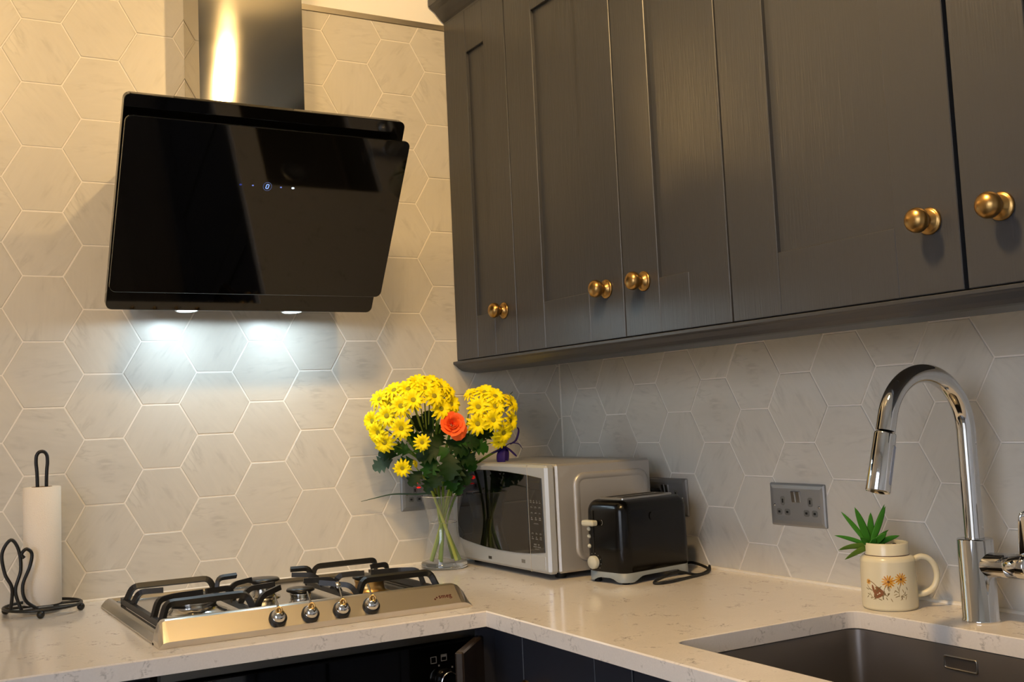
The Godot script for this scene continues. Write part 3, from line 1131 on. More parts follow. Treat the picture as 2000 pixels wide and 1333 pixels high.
	# two cast iron pan supports, lifted on and off
	for side in 2:
		var g := thing("pan_support", ["black cast iron pan support over the large left burner of the hob", "black cast iron pan support over the right burner, beside the vase"][side], "pan support", Vector3(-1.119 if side == 0 else -0.752, 0.929, 0.38), 0.0, "pan supports on the hob")
		var sx := 1.0 if side == 0 else -1.0
		var G := func(p: Vector3) -> Vector3: return Vector3((p.x + 1.119) * sx, p.y - 0.929, p.z - 0.38)
		var bars := [
			["side_bar", 0.0055, [Vector3(-1.203, 0.9345, 0.205), Vector3(-1.203, 0.9345, 0.57)]],
			["side_bar", 0.0048, [Vector3(-1.036, 0.9345, 0.25), Vector3(-1.036, 0.9345, 0.545)]],
			["rail", 0.0048, [Vector3(-1.203, 0.937, 0.238), Vector3(-1.193, 0.9665, 0.255), Vector3(-1.048, 0.9685, 0.272), Vector3(-1.036, 0.938, 0.28)]],
			["rail", 0.0052, [Vector3(-1.203, 0.937, 0.535), Vector3(-1.192, 0.9675, 0.525), Vector3(-1.05, 0.9685, 0.525), Vector3(-1.036, 0.938, 0.53)]],
			["finger", 0.0046, [Vector3(-1.203, 0.937, 0.30), Vector3(-1.194, 0.963, 0.315), Vector3(-1.152, 0.9635, 0.33)]],
			["finger", 0.0048, [Vector3(-1.203, 0.937, 0.475), Vector3(-1.193, 0.967, 0.47), Vector3(-1.16, 0.967, 0.445), Vector3(-1.105, 0.967, 0.435)]],
			["finger", 0.0046, [Vector3(-1.036, 0.938, 0.40), Vector3(-1.046, 0.965, 0.41), Vector3(-1.095, 0.966, 0.425)]],
			["finger", 0.0044, [Vector3(-1.036, 0.938, 0.285), Vector3(-1.033, 0.968, 0.28), Vector3(-0.993, 0.9685, 0.275)]],
			["finger", 0.0044, [Vector3(-1.036, 0.938, 0.345), Vector3(-1.02, 0.962, 0.345), Vector3(-0.978, 0.964, 0.325)]],
			["finger", 0.0046, [Vector3(-1.036, 0.938, 0.44), Vector3(-1.02, 0.964, 0.44), Vector3(-0.965, 0.965, 0.43)]],
			["finger", 0.0046, [Vector3(-1.036, 0.938, 0.535), Vector3(-1.022, 0.962, 0.53), Vector3(-0.975, 0.967, 0.49)]]]
		for b in bars:
			st = mb()
			var pts := []
			for p in rounded(b[2], 0.012):
				pts.append(G.call(p))
			tube(st, pts, b[1] * 1.14, 4, false, true, 1.3, PI / 4)
			part(st, b[0], M.cast, g)
		for p in [Vector3(-1.203, 0.929, 0.215), Vector3(-1.203, 0.929, 0.56), Vector3(-1.036, 0.929, 0.26), Vector3(-1.036, 0.929, 0.535)]:
			st = mb(true)
			lathe(st, [Vector2(0, -0.0068), Vector2(0.0045, -0.0068), Vector2(0.0055, 0.004), Vector2(0, 0.005)], Transform3D(Basis.IDENTITY, G.call(p)), 12)
			part(st, "foot", M.rubber, g)

# ------------------------------------------------------------------ paper towel
func towel_roll() -> void:
	var c := Vector3(-1.336, 0, 0.080)
	var t := thing("paper_towel_holder", "black wire paper towel stand with scrolled leaf shapes and ball feet", "paper towel holder", Vector3(c.x, WT, c.z))
	var st := mb(true)
	tube(st, circle3(0.074, Transform3D.IDENTITY, Vector3(0, 0.0155, 0), 40), 0.0032, 8, true)
	part(st, "base_ring", M.wire, t)
	for a in [0.35, 1.75, 3.6, 5.2]:
		st = mb(true)
		ball(st, Vector3(cos(a) * 0.074, 0.0078, sin(a) * 0.074), 0.0078, 14)
		part(st, "ball_foot", M.wire, t)
	st = mb(true)
	tube(st, [Vector3(-0.074, 0.0155, 0), Vector3(0.074, 0.0155, 0)], 0.0028, 8)
	tube(st, [Vector3(-0.05, 0.0155, 0.055), Vector3(0.06, 0.0155, 0.044)], 0.0028, 8)
	part(st, "base_bar", M.wire, t)
	st = mb(true)
	var loop := [Vector3(-0.0085, 0.015, 0), Vector3(-0.0085, 0.25, 0), Vector3(-0.011, 0.305, 0), Vector3(-0.008, 0.321, 0), Vector3(0, 0.3255, 0), Vector3(0.008, 0.321, 0), Vector3(0.011, 0.305, 0), Vector3(0.0085, 0.25, 0), Vector3(0.0085, 0.015, 0)]
	tube(st, curve(loop, 6), 0.0036, 8)
	part(st, "centre_loop", M.wire, t)
	# scrolled side ornament on the left
	for leaf in 2:
		st = mb(true)
		var pts := []
		if leaf == 0:
			pts = [Vector3(-0.045, 0.016, 0.045), Vector3(-0.056, 0.055, 0.045), Vector3(-0.046, 0.095, 0.045), Vector3(-0.05, 0.135, 0.045), Vector3(-0.064, 0.155, 0.045), Vector3(-0.08, 0.13, 0.045), Vector3(-0.075, 0.09, 0.045), Vector3(-0.062, 0.06, 0.045), Vector3(-0.064, 0.016, 0.035)]
		else:
			pts = [Vector3(-0.015, 0.016, 0.052), Vector3(-0.038, 0.035, 0.05), Vector3(-0.043, 0.065, 0.05), Vector3(-0.03, 0.10, 0.05), Vector3(-0.026, 0.125, 0.05), Vector3(-0.036, 0.135, 0.05), Vector3(-0.045, 0.126, 0.05), Vector3(-0.040, 0.118, 0.05)]
		tube(st, curve(pts, 6), 0.0034, 8)
		part(st, "scroll", M.wire, t)
	var r := thing("paper_towel_roll", "white embossed paper towel roll standing on the black wire holder", "paper towel", Vector3(c.x, WT + 0.019, c.z))
	st = mb(true)
	lathe(st, [Vector2(0.02, 0), Vector2(0.0355, 0), Vector2(0.0365, 0.001), Vector2(0.0365, 0.2335), Vector2(0.0355, 0.2345)], Transform3D.IDENTITY, 48)
	var paper := part(st, "paper", M.paper, r)
	st = mb(true)
	lathe(st, [Vector2(0.0355, 0.2345), Vector2(0.02, 0.2345)], Transform3D.IDENTITY, 40)
	part(st, "paper_end", M.paper, r)
	st = mb(true)
	lathe(st, [Vector2(0.02, 0.001), Vector2(0.02, 0.235), Vector2(0.0185, 0.235), Vector2(0.0185, 0.001)], Transform3D.IDENTITY, 32)
	part(st, "cardboard_tube", M.card, r)

# ------------------------------------------------------------------ sockets
func socket(at: Vector3, out: Vector3, label: String) -> Node3D:
	var t := thing("double_socket", label, "socket", at, 0.0)
	var xf := faced(out, Vector3.UP, Vector3.ZERO)
	var st := mb()
	var o := rrect(0.149, 0.0865, 0.003, 3)
	loft(st, [ring(o, 0.0, xf), ring(o, 0.002, xf), ring(rr_in(0.149, 0.0865, 0.003, 3, 0.001), 0.0035, xf), ring(rr_in(0.149, 0.0865, 0.003, 3, 0.004), 0.0050, xf), ring(rr_in(0.149, 0.0865, 0.003, 3, 0.0105), 0.0062, xf)], false, true)
	var pl := part(st, "face_plate", M.socket, t)
	for s in [-1, 1]:
		st = mb()
		box(st, Vector3(-0.0055, 0.004, -0.0115), Vector3(0.0055, 0.0088, 0.0115), 0.0012, xf * Transform3D(Basis(Vector3(1, 0, 0), 0.12), Vector3(0.0068 * s, 0.0, -0.0175)))
		part(st, "rocker_switch", M.steel, pl)
		st = mb()
		var c := Vector3(0.037 * s, 0, 0.004)
		for p in [[0, -0.0115, 0.0062, 0.009], [-0.011, 0.011, 0.0075, 0.0065], [0.011, 0.011, 0.0075, 0.0065]]:
			plate(st, rrect(p[2] * 2, p[3] * 2, 0.004, 3), 0.0055, 0.0068, 0.0004, xf * Transform3D(Basis.IDENTITY, c + Vector3(p[0], 0, p[1])))
		var ins := part(st, "pin_insert", mat(Color(0.42, 0.42, 0.41), 0.45), pl)
		st = mb()
		for p in [[0, -0.0115, 0.002, 0.004], [-0.011, 0.011, 0.003, 0.0022], [0.011, 0.011, 0.003, 0.0022]]:
			plate(st, rrect(p[2] * 2, p[3] * 2, 0.0004, 1), 0.0066, 0.0070, 0.0, xf * Transform3D(Basis.IDENTITY, c + Vector3(p[0], 0, p[1])))
		part(st, "pin_hole", M.gap, ins)
		st = mb(true)
		lathe(st, [Vector2(0.0026, 0.006), Vector2(0.0026, 0.0072), Vector2(0.0, 0.0076)], xf * Transform3D(Basis.IDENTITY, Vector3(0.0602 * s, 0, 0.002)), 14)
		part(st, "screw", M.steel_shiny, pl)
	return t

func sockets() -> void:
	socket(Vector3(-0.0005, 1.0635, 0.8475), Vector3(-1, 0, 0), "brushed steel double socket on the right wall between toaster and mug, nothing plugged in")
	socket(Vector3(-0.0005, 1.0635, 0.4335), Vector3(-1, 0, 0), "brushed steel double socket half hidden behind the black toaster")
	var s := socket(Vector3(-0.4175, 1.0855, 0.0005), Vector3(0, 0, 1), "steel socket behind the flower vase, its red neon lights glowing")
	for e in [[-0.4482, 1.1145, 0.0045, 0.0045], [-0.4446, 1.099, 0.0055, 0.002]]:
		var st := mb(true)
		ball(st, Vector3(e[0] + 0.4175, e[1] - 1.0855, 0.0075), e[2], 14, e[3] / e[2])
		part(st, "neon_light", glow(Color(1.0, 0.12, 0.06), 4.5 if e[2] == e[3] else 1.0), s)
	# plug of the microwave, black
	var p := thing("plug", "black plug and cable in the socket behind the microwave", "plug", Vector3(-0.0075, 1.055, 0.397))
	var st := mb()
	box(st, Vector3(-0.034, -0.026, -0.024), Vector3(0.0, 0.028, 0.024), 0.006)
	part(st, "plug_body", M.rubber, p)
	st = mb(true)
	tube(st, curve([Vector3(-0.02, -0.024, 0), Vector3(-0.024, -0.07, -0.002), Vector3(-0.03, -0.11, -0.03), Vector3(-0.035, -0.137, -0.1)], 6), 0.0035, 8)
	part(st, "cable", M.rubber, p)

# ------------------------------------------------------------------ microwave
func microwave() -> void:
	var c := Vector3(-0.22, WT, 0.255)
	var t := thing("microwave", "silver microwave oven with a curved black window beside the toaster", "microwave", c)
	var xf0 := -0.366 - c.x
	var st := mb()
	box(st, Vector3(xf0 + 0.027, 0.013, -0.2195), Vector3(0.14, 0.2485, 0.2195), 0.0045)
	var body := part(st, "body", M.silver_side, t)
	# pressed panel on the side
	st = mb(true)
	var sx := faced(Vector3(0, 0, 1), Vector3.UP, Vector3(0.028, 0.131, 0.2195))
	var o := rrect(0.206, 0.192, 0.028, 6)
	loft(st, [ring(o, -0.001, sx), ring(o, 0.001, sx), ring(inset(o, 0.003), 0.0042, sx), ring(inset(o, 0.007), 0.0054, sx), ring(inset(o, 0.012), 0.0046, sx), ring(inset(o, 0.015), 0.0036, sx)], false, true)
	part(st, "pressed_side_panel", M.silver_side, body)
	# front frame
	st = mb()
	box(st, Vector3(xf0, 0.013, -0.220), Vector3(xf0 + 0.0255, 0.2475, 0.2205), 0.006)
	part(st, "front_frame", M.silver, t)
	# the dark lens shape across the front, in door glass and control panel
	var outline := [[0.0655, 0.985], [0.064, 1.05], [0.075, 1.10], [0.098, 1.128], [0.126, 1.1385], [0.18, 1.1425], [0.2317, 1.143], [0.31, 1.1405], [0.398, 1.1352], [0.4581, 1.1295], [0.4604, 0.9691], [0.398, 0.9626], [0.3377, 0.9595], [0.27, 0.9592], [0.2068, 0.9605], [0.14, 0.9655], [0.09, 0.9705], [0.071, 0.975]]
	var front := faced(Vector3(-1, 0, 0), Vector3.UP, Vector3(xf0, 0, 0))
	var whole := PackedVector2Array()
	for p in outline:
		whole.append(Vector2(p[0] - c.z, -(p[1] - WT)))
	whole = ccw(whole)
	var cuts := [["door_window", -1.0, 0.3975 - c.z], ["control_panel", 0.4015 - c.z, 1.0]]
	for k in cuts:
		var strip := PackedVector2Array([Vector2(k[1], -1), Vector2(k[2], -1), Vector2(k[2], 1), Vector2(k[1], 1)])
		var piece := ccw(Geometry2D.intersect_polygons(whole, strip)[0])
		st = mb()
		plate(st, piece, -0.002, 0.0018, 0.0006, front)
		part(st, k[0], M.black_glass, t)
	# seam of the door
	st = mb()
	box(st, Vector3(xf0 - 0.0006, 0.0135, 0.3985 - c.z), Vector3(xf0 + 0.002, 0.247, 0.4005 - c.z))
	part(st, "door_seam", mat(Color(0.75, 0.74, 0.72), 0.3, 0.6), t)
	# printed symbols of the control panel
	st = mb()
	var rows := [[1.0775, 0.006, 4], [1.0655, 0.003, 3], [1.053, 0.0022, 3], [1.0405, 0.006, 3], [1.030, 0.0018, 1], [1.0085, 0.003, 3], [0.9985, 0.006, 3], [0.982, 0.008, 2], [0.9745, 0.002, 1]]
	rng.seed = 11
	for r in rows:
		for k in r[2]:
			var w: float = [0.026, 0.017, 0.011, 0.008][r[2] - 1]
			var z: float = 0.431 + (k - (r[2] - 1) / 2.0) * 0.0165 * (3.0 / maxf(3, r[2])) - c.z
			var h: float = r[1] * 0.5
			box(st, Vector3(xf0 - 0.0021, r[0] - WT - h, z - w * 0.4), Vector3(xf0 - 0.0017, r[0] - WT - h * 0.3, z + w * 0.4))
			box(st, Vector3(xf0 - 0.0021, r[0] - WT + h * 0.2, z - w * 0.3), Vector3(xf0 - 0.0017, r[0] - WT + h, z + w * rng.randf_range(0.0, 0.4)))
	part(st, "panel_markings", mat(Color(0.36, 0.36, 0.36), 0.6), t)
	st = mb()
	box(st, Vector3(xf0 - 0.0021, 1.104 - WT, 0.412 - c.z), Vector3(xf0 - 0.0012, 1.121 - WT, 0.452 - c.z), 0.0003)
	part(st, "display_window", mat(Color(0.03, 0.035, 0.03), 0.1), t)
	st = mb()
	box(st, Vector3(xf0 - 0.001, 0.931 - WT, 0.408 - c.z), Vector3(xf0 + 0.002, 0.9605 - WT, 0.461 - c.z), 0.0008)
	part(st, "door_button", M.silver, t)
	# small badges under the window
	st = mb()
	for k in 3:
		box(st, Vector3(xf0 - 0.0008, 0.9345 - WT, 0.2105 + 0.005 * k - c.z), Vector3(xf0 + 0.001, 0.941 - WT, 0.2145 + 0.005 * k - c.z))
	part(st, "badge", M.badge, t)
	st = mb()
	box(st, Vector3(xf0 - 0.0006, 0.939 - WT, 0.360 - c.z), Vector3(xf0 + 0.001, 0.947 - WT, 0.375 - c.z))
	part(st, "rating_print", mat(Color(0.42, 0.42, 0.41), 0.5), t)
	for e in [[xf0 + 0.05, -0.18], [xf0 + 0.05, 0.185], [0.11, -0.18], [0.11, 0.185]]:
		st = mb(true)
		lathe(st, [Vector2(0, 0), Vector2(0.012, 0), Vector2(0.013, 0.003), Vector2(0.013, 0.0135)], Transform3D(Basis.IDENTITY, Vector3(e[0], 0, e[1])), 16)
		part(st, "foot", M.rubber, t)
	st = mb(true)
	tube(st, [Vector3(0.139, 0.2405, 0.16), Vector3(0.163, 0.2405, 0.16)], 0.003, 8)
	part(st, "rear_spacer", M.rubber, t)

# ------------------------------------------------------------------ toaster
func toaster() -> void:
	var t := thing("toaster", "black two-slice toaster with a grey base and cream lever, end on", "toaster", Vector3(-0.192, WT, 0.5625), 0.177)
	var st := mb(true)
	var o := rrect(0.215, 0.117, 0.026, 8)
	var rings := [ring(inset(o, 0.002), 0.022), ring(inset(o, 0.0), 0.026), ring(o, 0.08), ring(inset(o, 0.0012), 0.146)]
	for k in range(1, 7):
		var a := PI / 2 * k / 6.0
		rings.append(ring(inset(o, 0.0012 + 0.022 * (1 - cos(a))), 0.146 + 0.026 * sin(a)))
	loft(st, rings, true, true)
	var body := part(st, "body", M.black_gloss, t)
	# base with arched openings
	st = mb(true)
	var q := rrect(0.213, 0.115, 0.026, 8)
	var low := []
	var dense := PackedVector2Array()
	for i in q.size():
		var a := q[i]
		var b := q[(i + 1) % q.size()]
		var n := maxi(1, int(a.distance_to(b) / 0.008))
		for k in n:
			dense.append(a.lerp(b, float(k) / n))
	for p in dense:
		var y := 0.004
		if absf(p.y) > 0.05:
			y += 0.011 * smoothstep(0.085, 0.05, absf(p.x))
		if absf(p.x) > 0.1:
			y += 0.008 * smoothstep(0.04, 0.015, absf(p.y))
		low.append(Vector3(p.x, y, p.y))
	loft(st, [low, ring(dense, 0.0235), ring(inset(dense, 0.006), 0.0245)], false, true)
	part(st, "base", M.grey_plastic, t)
	for e in [[-0.088, -0.04], [-0.088, 0.04], [0.088, -0.04], [0.088, 0.04]]:
		st = mb(true)
		lathe(st, [Vector2(0, 0), Vector2(0.008, 0), Vector2(0.008, 0.012)], Transform3D(Basis.IDENTITY, Vector3(e[0], 0, e[1])), 14)
		part(st, "foot", M.rubber, t)
	# steel top with two slots
	st = mb()
	plate(st, rrect(0.158, 0.070, 0.006, 4), 0.170, 0.1758, 0.001)
	var top := part(st, "slot_plate", M.steel, t)
	for s in [-1, 1]:
		st = mb()
		plate(st, rrect(0.138, 0.02, 0.003, 3), 0.172, 0.1761, 0.0, Transform3D(Basis.IDENTITY, Vector3(0, 0, 0.0165 * s)))
		part(st, "bread_slot", M.gap, top)
	# controls on the end
	st = mb()
	box(st, Vector3(-0.1083, 0.055, -0.0305), Vector3(-0.104, 0.15, -0.0275))
	part(st, "lever_track", M.gap, body)
	st = mb()
	box(st, Vector3(-0.126, 0.119, -0.047), Vector3(-0.108, 0.1305, -0.012), 0.003)
	part(st, "lever", M.pale_plastic, t)
	for y in [0.111, 0.0955, 0.075]:
		st = mb(true)
		ball(st, Vector3(-0.1062, y, -0.042), 0.0048, 14, 0.9)
		part(st, "push_button", M.pale_plastic, t)
	st = mb(true)
	lathe(st, [Vector2(0.0135, -0.003), Vector2(0.0138, 0.007), Vector2(0.0125, 0.009), Vector2(0, 0.0094)], aim(Vector3(-1, 0, 0), Vector3(-0.1078, 0.042, -0.0285)), 28)
	part(st, "browning_dial", M.pale_plastic, t)
	st = mb()
	for k in 7:
		var a := -0.9 + 0.52 * k
		var p := Vector3(-0.1079, 0.042 + cos(a) * 0.0185, -0.0285 + sin(a) * 0.0185)
		box(st, p - Vector3(0.0003, 0.0009, 0.0005), p + Vector3(0.0003, 0.0009, 0.0005))
	for k in 8:
		var a := 0.2 + 0.42 * k
		var p := Vector3(-0.1077, 0.126 + cos(a) * 0.005, -0.003 + sin(a) * 0.003)
		box(st, p - Vector3(0.0003, 0.0006, 0.0005), p + Vector3(0.0003, 0.0006, 0.0005))
	part(st, "dial_marks", M.mark, t)
	# raised badge on the side
	st = mb()
	plate(st, rrect(0.05, 0.017, 0.007, 5), -0.001, 0.0012, 0.0005, faced(Vector3(0, 0, 1), Vector3.UP, Vector3(0.0, 0.135, 0.0585)))
	part(st, "raised_badge", M.black_gloss, body)
	# mains lead looping over the worktop
	st = mb(true)
	var inv := t.transform.affine_inverse()
	var pts := []
	for p in [Vector3(-0.072, 0.918, 0.548), Vector3(-0.045, 0.9145, 0.515), Vector3(-0.022, 0.921, 0.53), Vector3(-0.018, 0.914, 0.575), Vector3(-0.05, 0.9135, 0.615), Vector3(-0.10, 0.9135, 0.640), Vector3(-0.15, 0.924, 0.638), Vector3(-0.20, 0.918, 0.645), Vector3(-0.235, 0.9135, 0.664), Vector3(-0.215, 0.9135, 0.676), Vector3(-0.14, 0.9135, 0.658), Vector3(-0.06, 0.9135, 0.628), Vector3(-0.03, 0.921, 0.60)]:
		pts.append(inv * p)
	tube(st, curve(pts, 6), 0.003, 8)
	part(st, "mains_lead", M.rubber, t)

# ------------------------------------------------------------------ tap
func tap() -> void:
	var c := Vector3(-0.0915, WT, 1.314)
	var t := thing("tap", "tall chrome gooseneck kitchen tap with pull-out spray head beside the sink", "tap", c)
	var st := mb(true)
	lathe(st, [Vector2(0, 0), Vector2(0.0285, 0), Vector2(0.0285, 0.003), Vector2(0.0272, 0.0045), Vector2(0.0272, 0.1285), Vector2(0.0262, 0.1305), Vector2(0.0158, 0.1305), Vector2(0.0150, 0.128)], Transform3D.IDENTITY, 48)
	part(st, "body", M.chrome, t)
	# swan neck
	var pts := [Vector3(0, 0.126, 0), Vector3(0, 0.2, 0), Vector3(0, 0.27, 0)]
	var R := 0.093
	var cy := 1.2145 - WT
	for i in 33:
		var a := deg_to_rad(180.0 - (180.0 - 16.6) * i / 32.0)
		pts.append(Vector3(-(R + R * cos(a)), cy + R * sin(a), 0))
	var d := Vector3(-sin(deg_to_rad(16.6)), -cos(deg_to_rad(16.6)), 0)
	var e: Vector3 = pts[pts.size() - 1]
	pts.append(e + d * 0.022)
	st = mb(true)
	tube(st, pts, 0.0148, 28)
	part(st, "neck", M.chrome, t)
	st = mb(true)
	var h := e + d * 0.0245
	lathe(st, [Vector2(0.0148, 0), Vector2(0.0163, 0.001), Vector2(0.0166, 0.003), Vector2(0.0183, 0.0905), Vector2(0.0178, 0.0925), Vector2(0.0155, 0.0925), Vector2(0.0150, 0.0895), Vector2(0.0, 0.0895)], aim(d, h), 40)
	var head := part(st, "spray_head", M.chrome, t)
	st = mb()
	var fr := faced(Vector3(0.25, 0, 1).slide(d), -d, h + d * 0.05)
	plate(st, rrect(0.008, 0.062, 0.0035, 5), 0.0135, 0.0182, 0.0006, fr)
	part(st, "spray_button", mat(Color(0.62, 0.65, 0.72), 0.25, 0.6), head)
	# side lever
	st = mb(true)
	var sx := aim(Vector3(-0.05, 0.06, 1), Vector3(0.0, 0.0895, 0.012))
	lathe(st, [Vector2(0.0195, 0), Vector2(0.0195, 0.0465), Vector2(0.0188, 0.0475), Vector2(0.0188, 0.0495), Vector2(0.0198, 0.0505), Vector2(0.0198, 0.083), Vector2(0.0185, 0.0845), Vector2(0, 0.0845)], sx, 40)
	part(st, "valve_barrel", M.chrome, t)
	st = mb(true)
	var lv := [Vector3(0.002, 0.098, 0.086), Vector3(0.0, 0.118, 0.089), Vector3(-0.002, 0.15, 0.094), Vector3(-0.004, 0.18, 0.099)]
	var rings := []
	var k := 0
	for p in curve(lv, 5):
		var q := float(k) / 15.0
		var w: float = lerpf(0.010, 0.0155, q) * (1.0 if q < 0.85 else sqrt(maxf(0.02, 1.0 - pow((q - 0.85) / 0.15, 2.0))))
		var th: float = lerpf(0.0085, 0.0035, q)
		var one := []
		for i in 16:
			var a := TAU * i / 16.0
			one.append(p + Vector3(cos(a) * w * 0.8 , 0, sin(a) * th + cos(a) * w * 0.5))
		rings.append(one)
		k += 1
	loft(st, rings, true, true)
	part(st, "lever", M.chrome, t)

# ------------------------------------------------------------------ mug and plant
func mug_picture() -> ImageTexture:
	var w := 1024
	var h := 276
	var im := Image.create(w, h, false, Image.FORMAT_RGB8)
	im.fill(Color(0.84, 0.81, 0.70))
	var spot := func(cx: float, cy: float, rx: float, ry: float, rot: float, col: Color):
		var R := int(maxf(rx, ry)) + 1
		for y in range(-R, R + 1):
			for x in range(-R, R + 1):
				var p := Vector2(x, y).rotated(-rot)
				if (p.x / rx) * (p.x / rx) + (p.y / ry) * (p.y / ry) <= 1.0:
					var X := int(cx) + x
					var Y := int(cy) + y
					if X >= 0 and Y >= 0 and X < w and Y < h:
						im.set_pixel(X, Y, col)
	# middle of the print at 0.3875 of the way round; the picture runs down the outside of the mug
	var cx := 0.3875 * w
	for f in [[-2, 112, 1.0], [72, 98, 0.95], [-128, 118, 0.45]]:
		for k in 13:
			var a := TAU * k / 13.0
			spot.call(cx - f[0] + cos(a) * 24 * f[2], f[1] + sin(a) * 24 * f[2], 17 * f[2], 4.6 * f[2], a, Color(0.72, 0.47, 0.10) if k % 2 else Color(0.82, 0.60, 0.20))
		spot.call(cx - f[0], f[1], 8 * f[2], 8 * f[2], 0, Color(0.42, 0.26, 0.08))
	for l in [[80, 178, 34, 10, 1.9], [52, 166, 36, 11, 0.6], [95, 160, 28, 8, 1.3], [60, 196, 34, 10, -0.5], [70, 176, 10, 10, 0.0]]:
		spot.call(cx + l[0], l[1], l[2], l[3], PI - l[4], Color(0.52, 0.34, 0.22))
	var r := RandomNumberGenerator.new()
	r.seed = 4
	for k in 46:
		var x := r.randf_range(-125, 140)
		var y := r.randf_range(140, 222)
		spot.call(cx + x, y, r.randf_range(8, 15), 2.2, r.randf_range(0.3, 1.4) * (1 if k % 2 else -1), Color(0.42, 0.36, 0.22) if k % 3 else Color(0.55, 0.47, 0.32))
	for k in 90:
		var q := k / 90.0
		spot.call(cx + 128 - q * 70, 112 + 50 * q * q, 2.0, 2.0, 0, Color(0.5, 0.36, 0.2))
		spot.call(cx + 10 + 20 * sin(q * 3), 130 + q * 70, 1.8, 1.8, 0, Color(0.5, 0.42, 0.26))
		spot.call(cx - 72 + 18 * sin(q * 2), 120 + q * 80, 1.8, 1.8, 0, Color(0.5, 0.42, 0.26))
	return ImageTexture.create_from_image(im)

func mug_and_plant() -> void:
	var c := Vector3(-0.0985, WT, 1.143)
	var t := thing("mug", "cream ceramic mug printed with brown and orange flowers, used as a plant pot", "mug", c)
	var cream := mat(Color(0.84, 0.81, 0.70), 0.18)
	var deco := mat(Color(1, 1, 1), 0.18)
	deco.albedo_texture = mug_picture()
	var st := mb(true)
	lathe(st, [Vector2(0, 0.0015), Vector2(0.040, 0.0015), Vector2(0.0415, 0.0), Vector2(0.0445, 0.001), Vector2(0.0458, 0.004)], Transform3D.IDENTITY, 56)
	part(st, "foot_ring", cream, t)
	st = mb(true)
	lathe(st, [Vector2(0.0452, 0.0815), Vector2(0.0458, 0.06), Vector2(0.0462, 0.03), Vector2(0.0462, 0.012), Vector2(0.0458, 0.004)], Transform3D.IDENTITY, 56)
	part(st, "body", deco, t)
	st = mb(true)
	lathe(st, [Vector2(0.0452, 0.0815), Vector2(0.0440, 0.0865), Vector2(0.0405, 0.0895), Vector2(0.0372, 0.0905), Vector2(0.0366, 0.0925), Vector2(0.0366, 0.1105), Vector2(0.0357, 0.1122), Vector2(0.0342, 0.1118), Vector2(0.0335, 0.109), Vector2(0.0335, 0.09), Vector2(0.0400, 0.08), Vector2(0.0415, 0.01), Vector2(0, 0.008)], Transform3D.IDENTITY, 56)
	part(st, "neck", cream, t)
	st = mb(true)
	tube(st, circle3(0.0369, Transform3D.IDENTITY, Vector3(0, 0.0915, 0), 48), 0.0007, 6, true)
	part(st, "brown_line", mat(Color(0.3, 0.18, 0.12), 0.4), t)
	st = mb(true)
	var u := Vector3(0.72, 0, 0.69)
	var hp := []
	for p in [[0.043, 0.0815], [0.055, 0.0865], [0.068, 0.082], [0.077, 0.068], [0.0785, 0.05], [0.072, 0.034], [0.058, 0.0245], [0.0445, 0.0225]]:
		hp.append(u * p[0] + Vector3(0, p[1], 0))
	tube(st, curve(hp, 6), 0.0052, 12)
	part(st, "handle", cream, t)
	# plant
	var b := Vector3(c.x - 0.018, WT + 0.104, c.z - 0.019)
	var s := thing("succulent_plant", "small green pointed-leaf succulent growing out of the cream mug", "plant", b)
	st = mb(true)
	lathe(st, [Vector2(0.0332, -0.004), Vector2(0.02, -0.0005), Vector2(0, 0.0)], Transform3D(Basis.IDENTITY, c - b + Vector3(0, 0.104, 0)), 24)
	rng.seed = 5
	for k in 14:
		var a := rng.randf() * TAU
		ball(st, c - b + Vector3(cos(a) * 0.024, 0.104, sin(a) * 0.024), 0.004, 8)
	part(st, "soil", M.soil, s)
	# [turn seen from the camera's side, lean, length, width, tone]
	var right := Vector3(0.873, 0, 0.485)
	var near := Vector3(-0.485, 0, 0.873)
	var leaves := [[-18, 0.42, 0.078, 0.0135, 0, 0.1], [6, 0.2, 0.062, 0.013, 0, -0.1], [22, 0.45, 0.08, 0.0115, 0, 0.1], [27, 0.3, 0.088, 0.0085, 0, -0.4], [-30, 0.3, 0.08, 0.009, 0, -0.5],
		[-62, 0.4, 0.066, 0.0075, 0, -0.3], [-82, 0.2, 0.056, 0.0075, 1, -0.1], [-78, 0.5, 0.06, 0.010, 1, 0.3], [-96, 0.5, 0.055, 0.010, 1, 0.5], [52, 0.2, 0.055, 0.007, 0, -0.5],
		[60, 0.6, 0.056, 0.0105, 0, 0.4], [80, 0.5, 0.038, 0.009, 1, 0.5], [40, 0.6, 0.04, 0.013, 0, 0.6], [-45, 0.6, 0.035, 0.011, 0, 0.7], [10, 0.8, 0.022, 0.012, 0, 0.9], [-10, 0.1, 0.05, 0.010, 0, -0.6]]
	for l in leaves:
		var a := deg_to_rad(l[0])
		var dir: Vector3 = (right * sin(a) + Vector3.UP * cos(a) + near * l[5] * 0.6).normalized()
		st = mb(true)
		blade(st, Vector3(0, 0.0, 0) + near * l[5] * 0.006, dir, near, l[2], l[3], 0.25 * signf(l[0] + 0.1), 0.0022)
		part(st, "leaf", M.succulent_pale if l[4] == 1 else M.succulent, s)

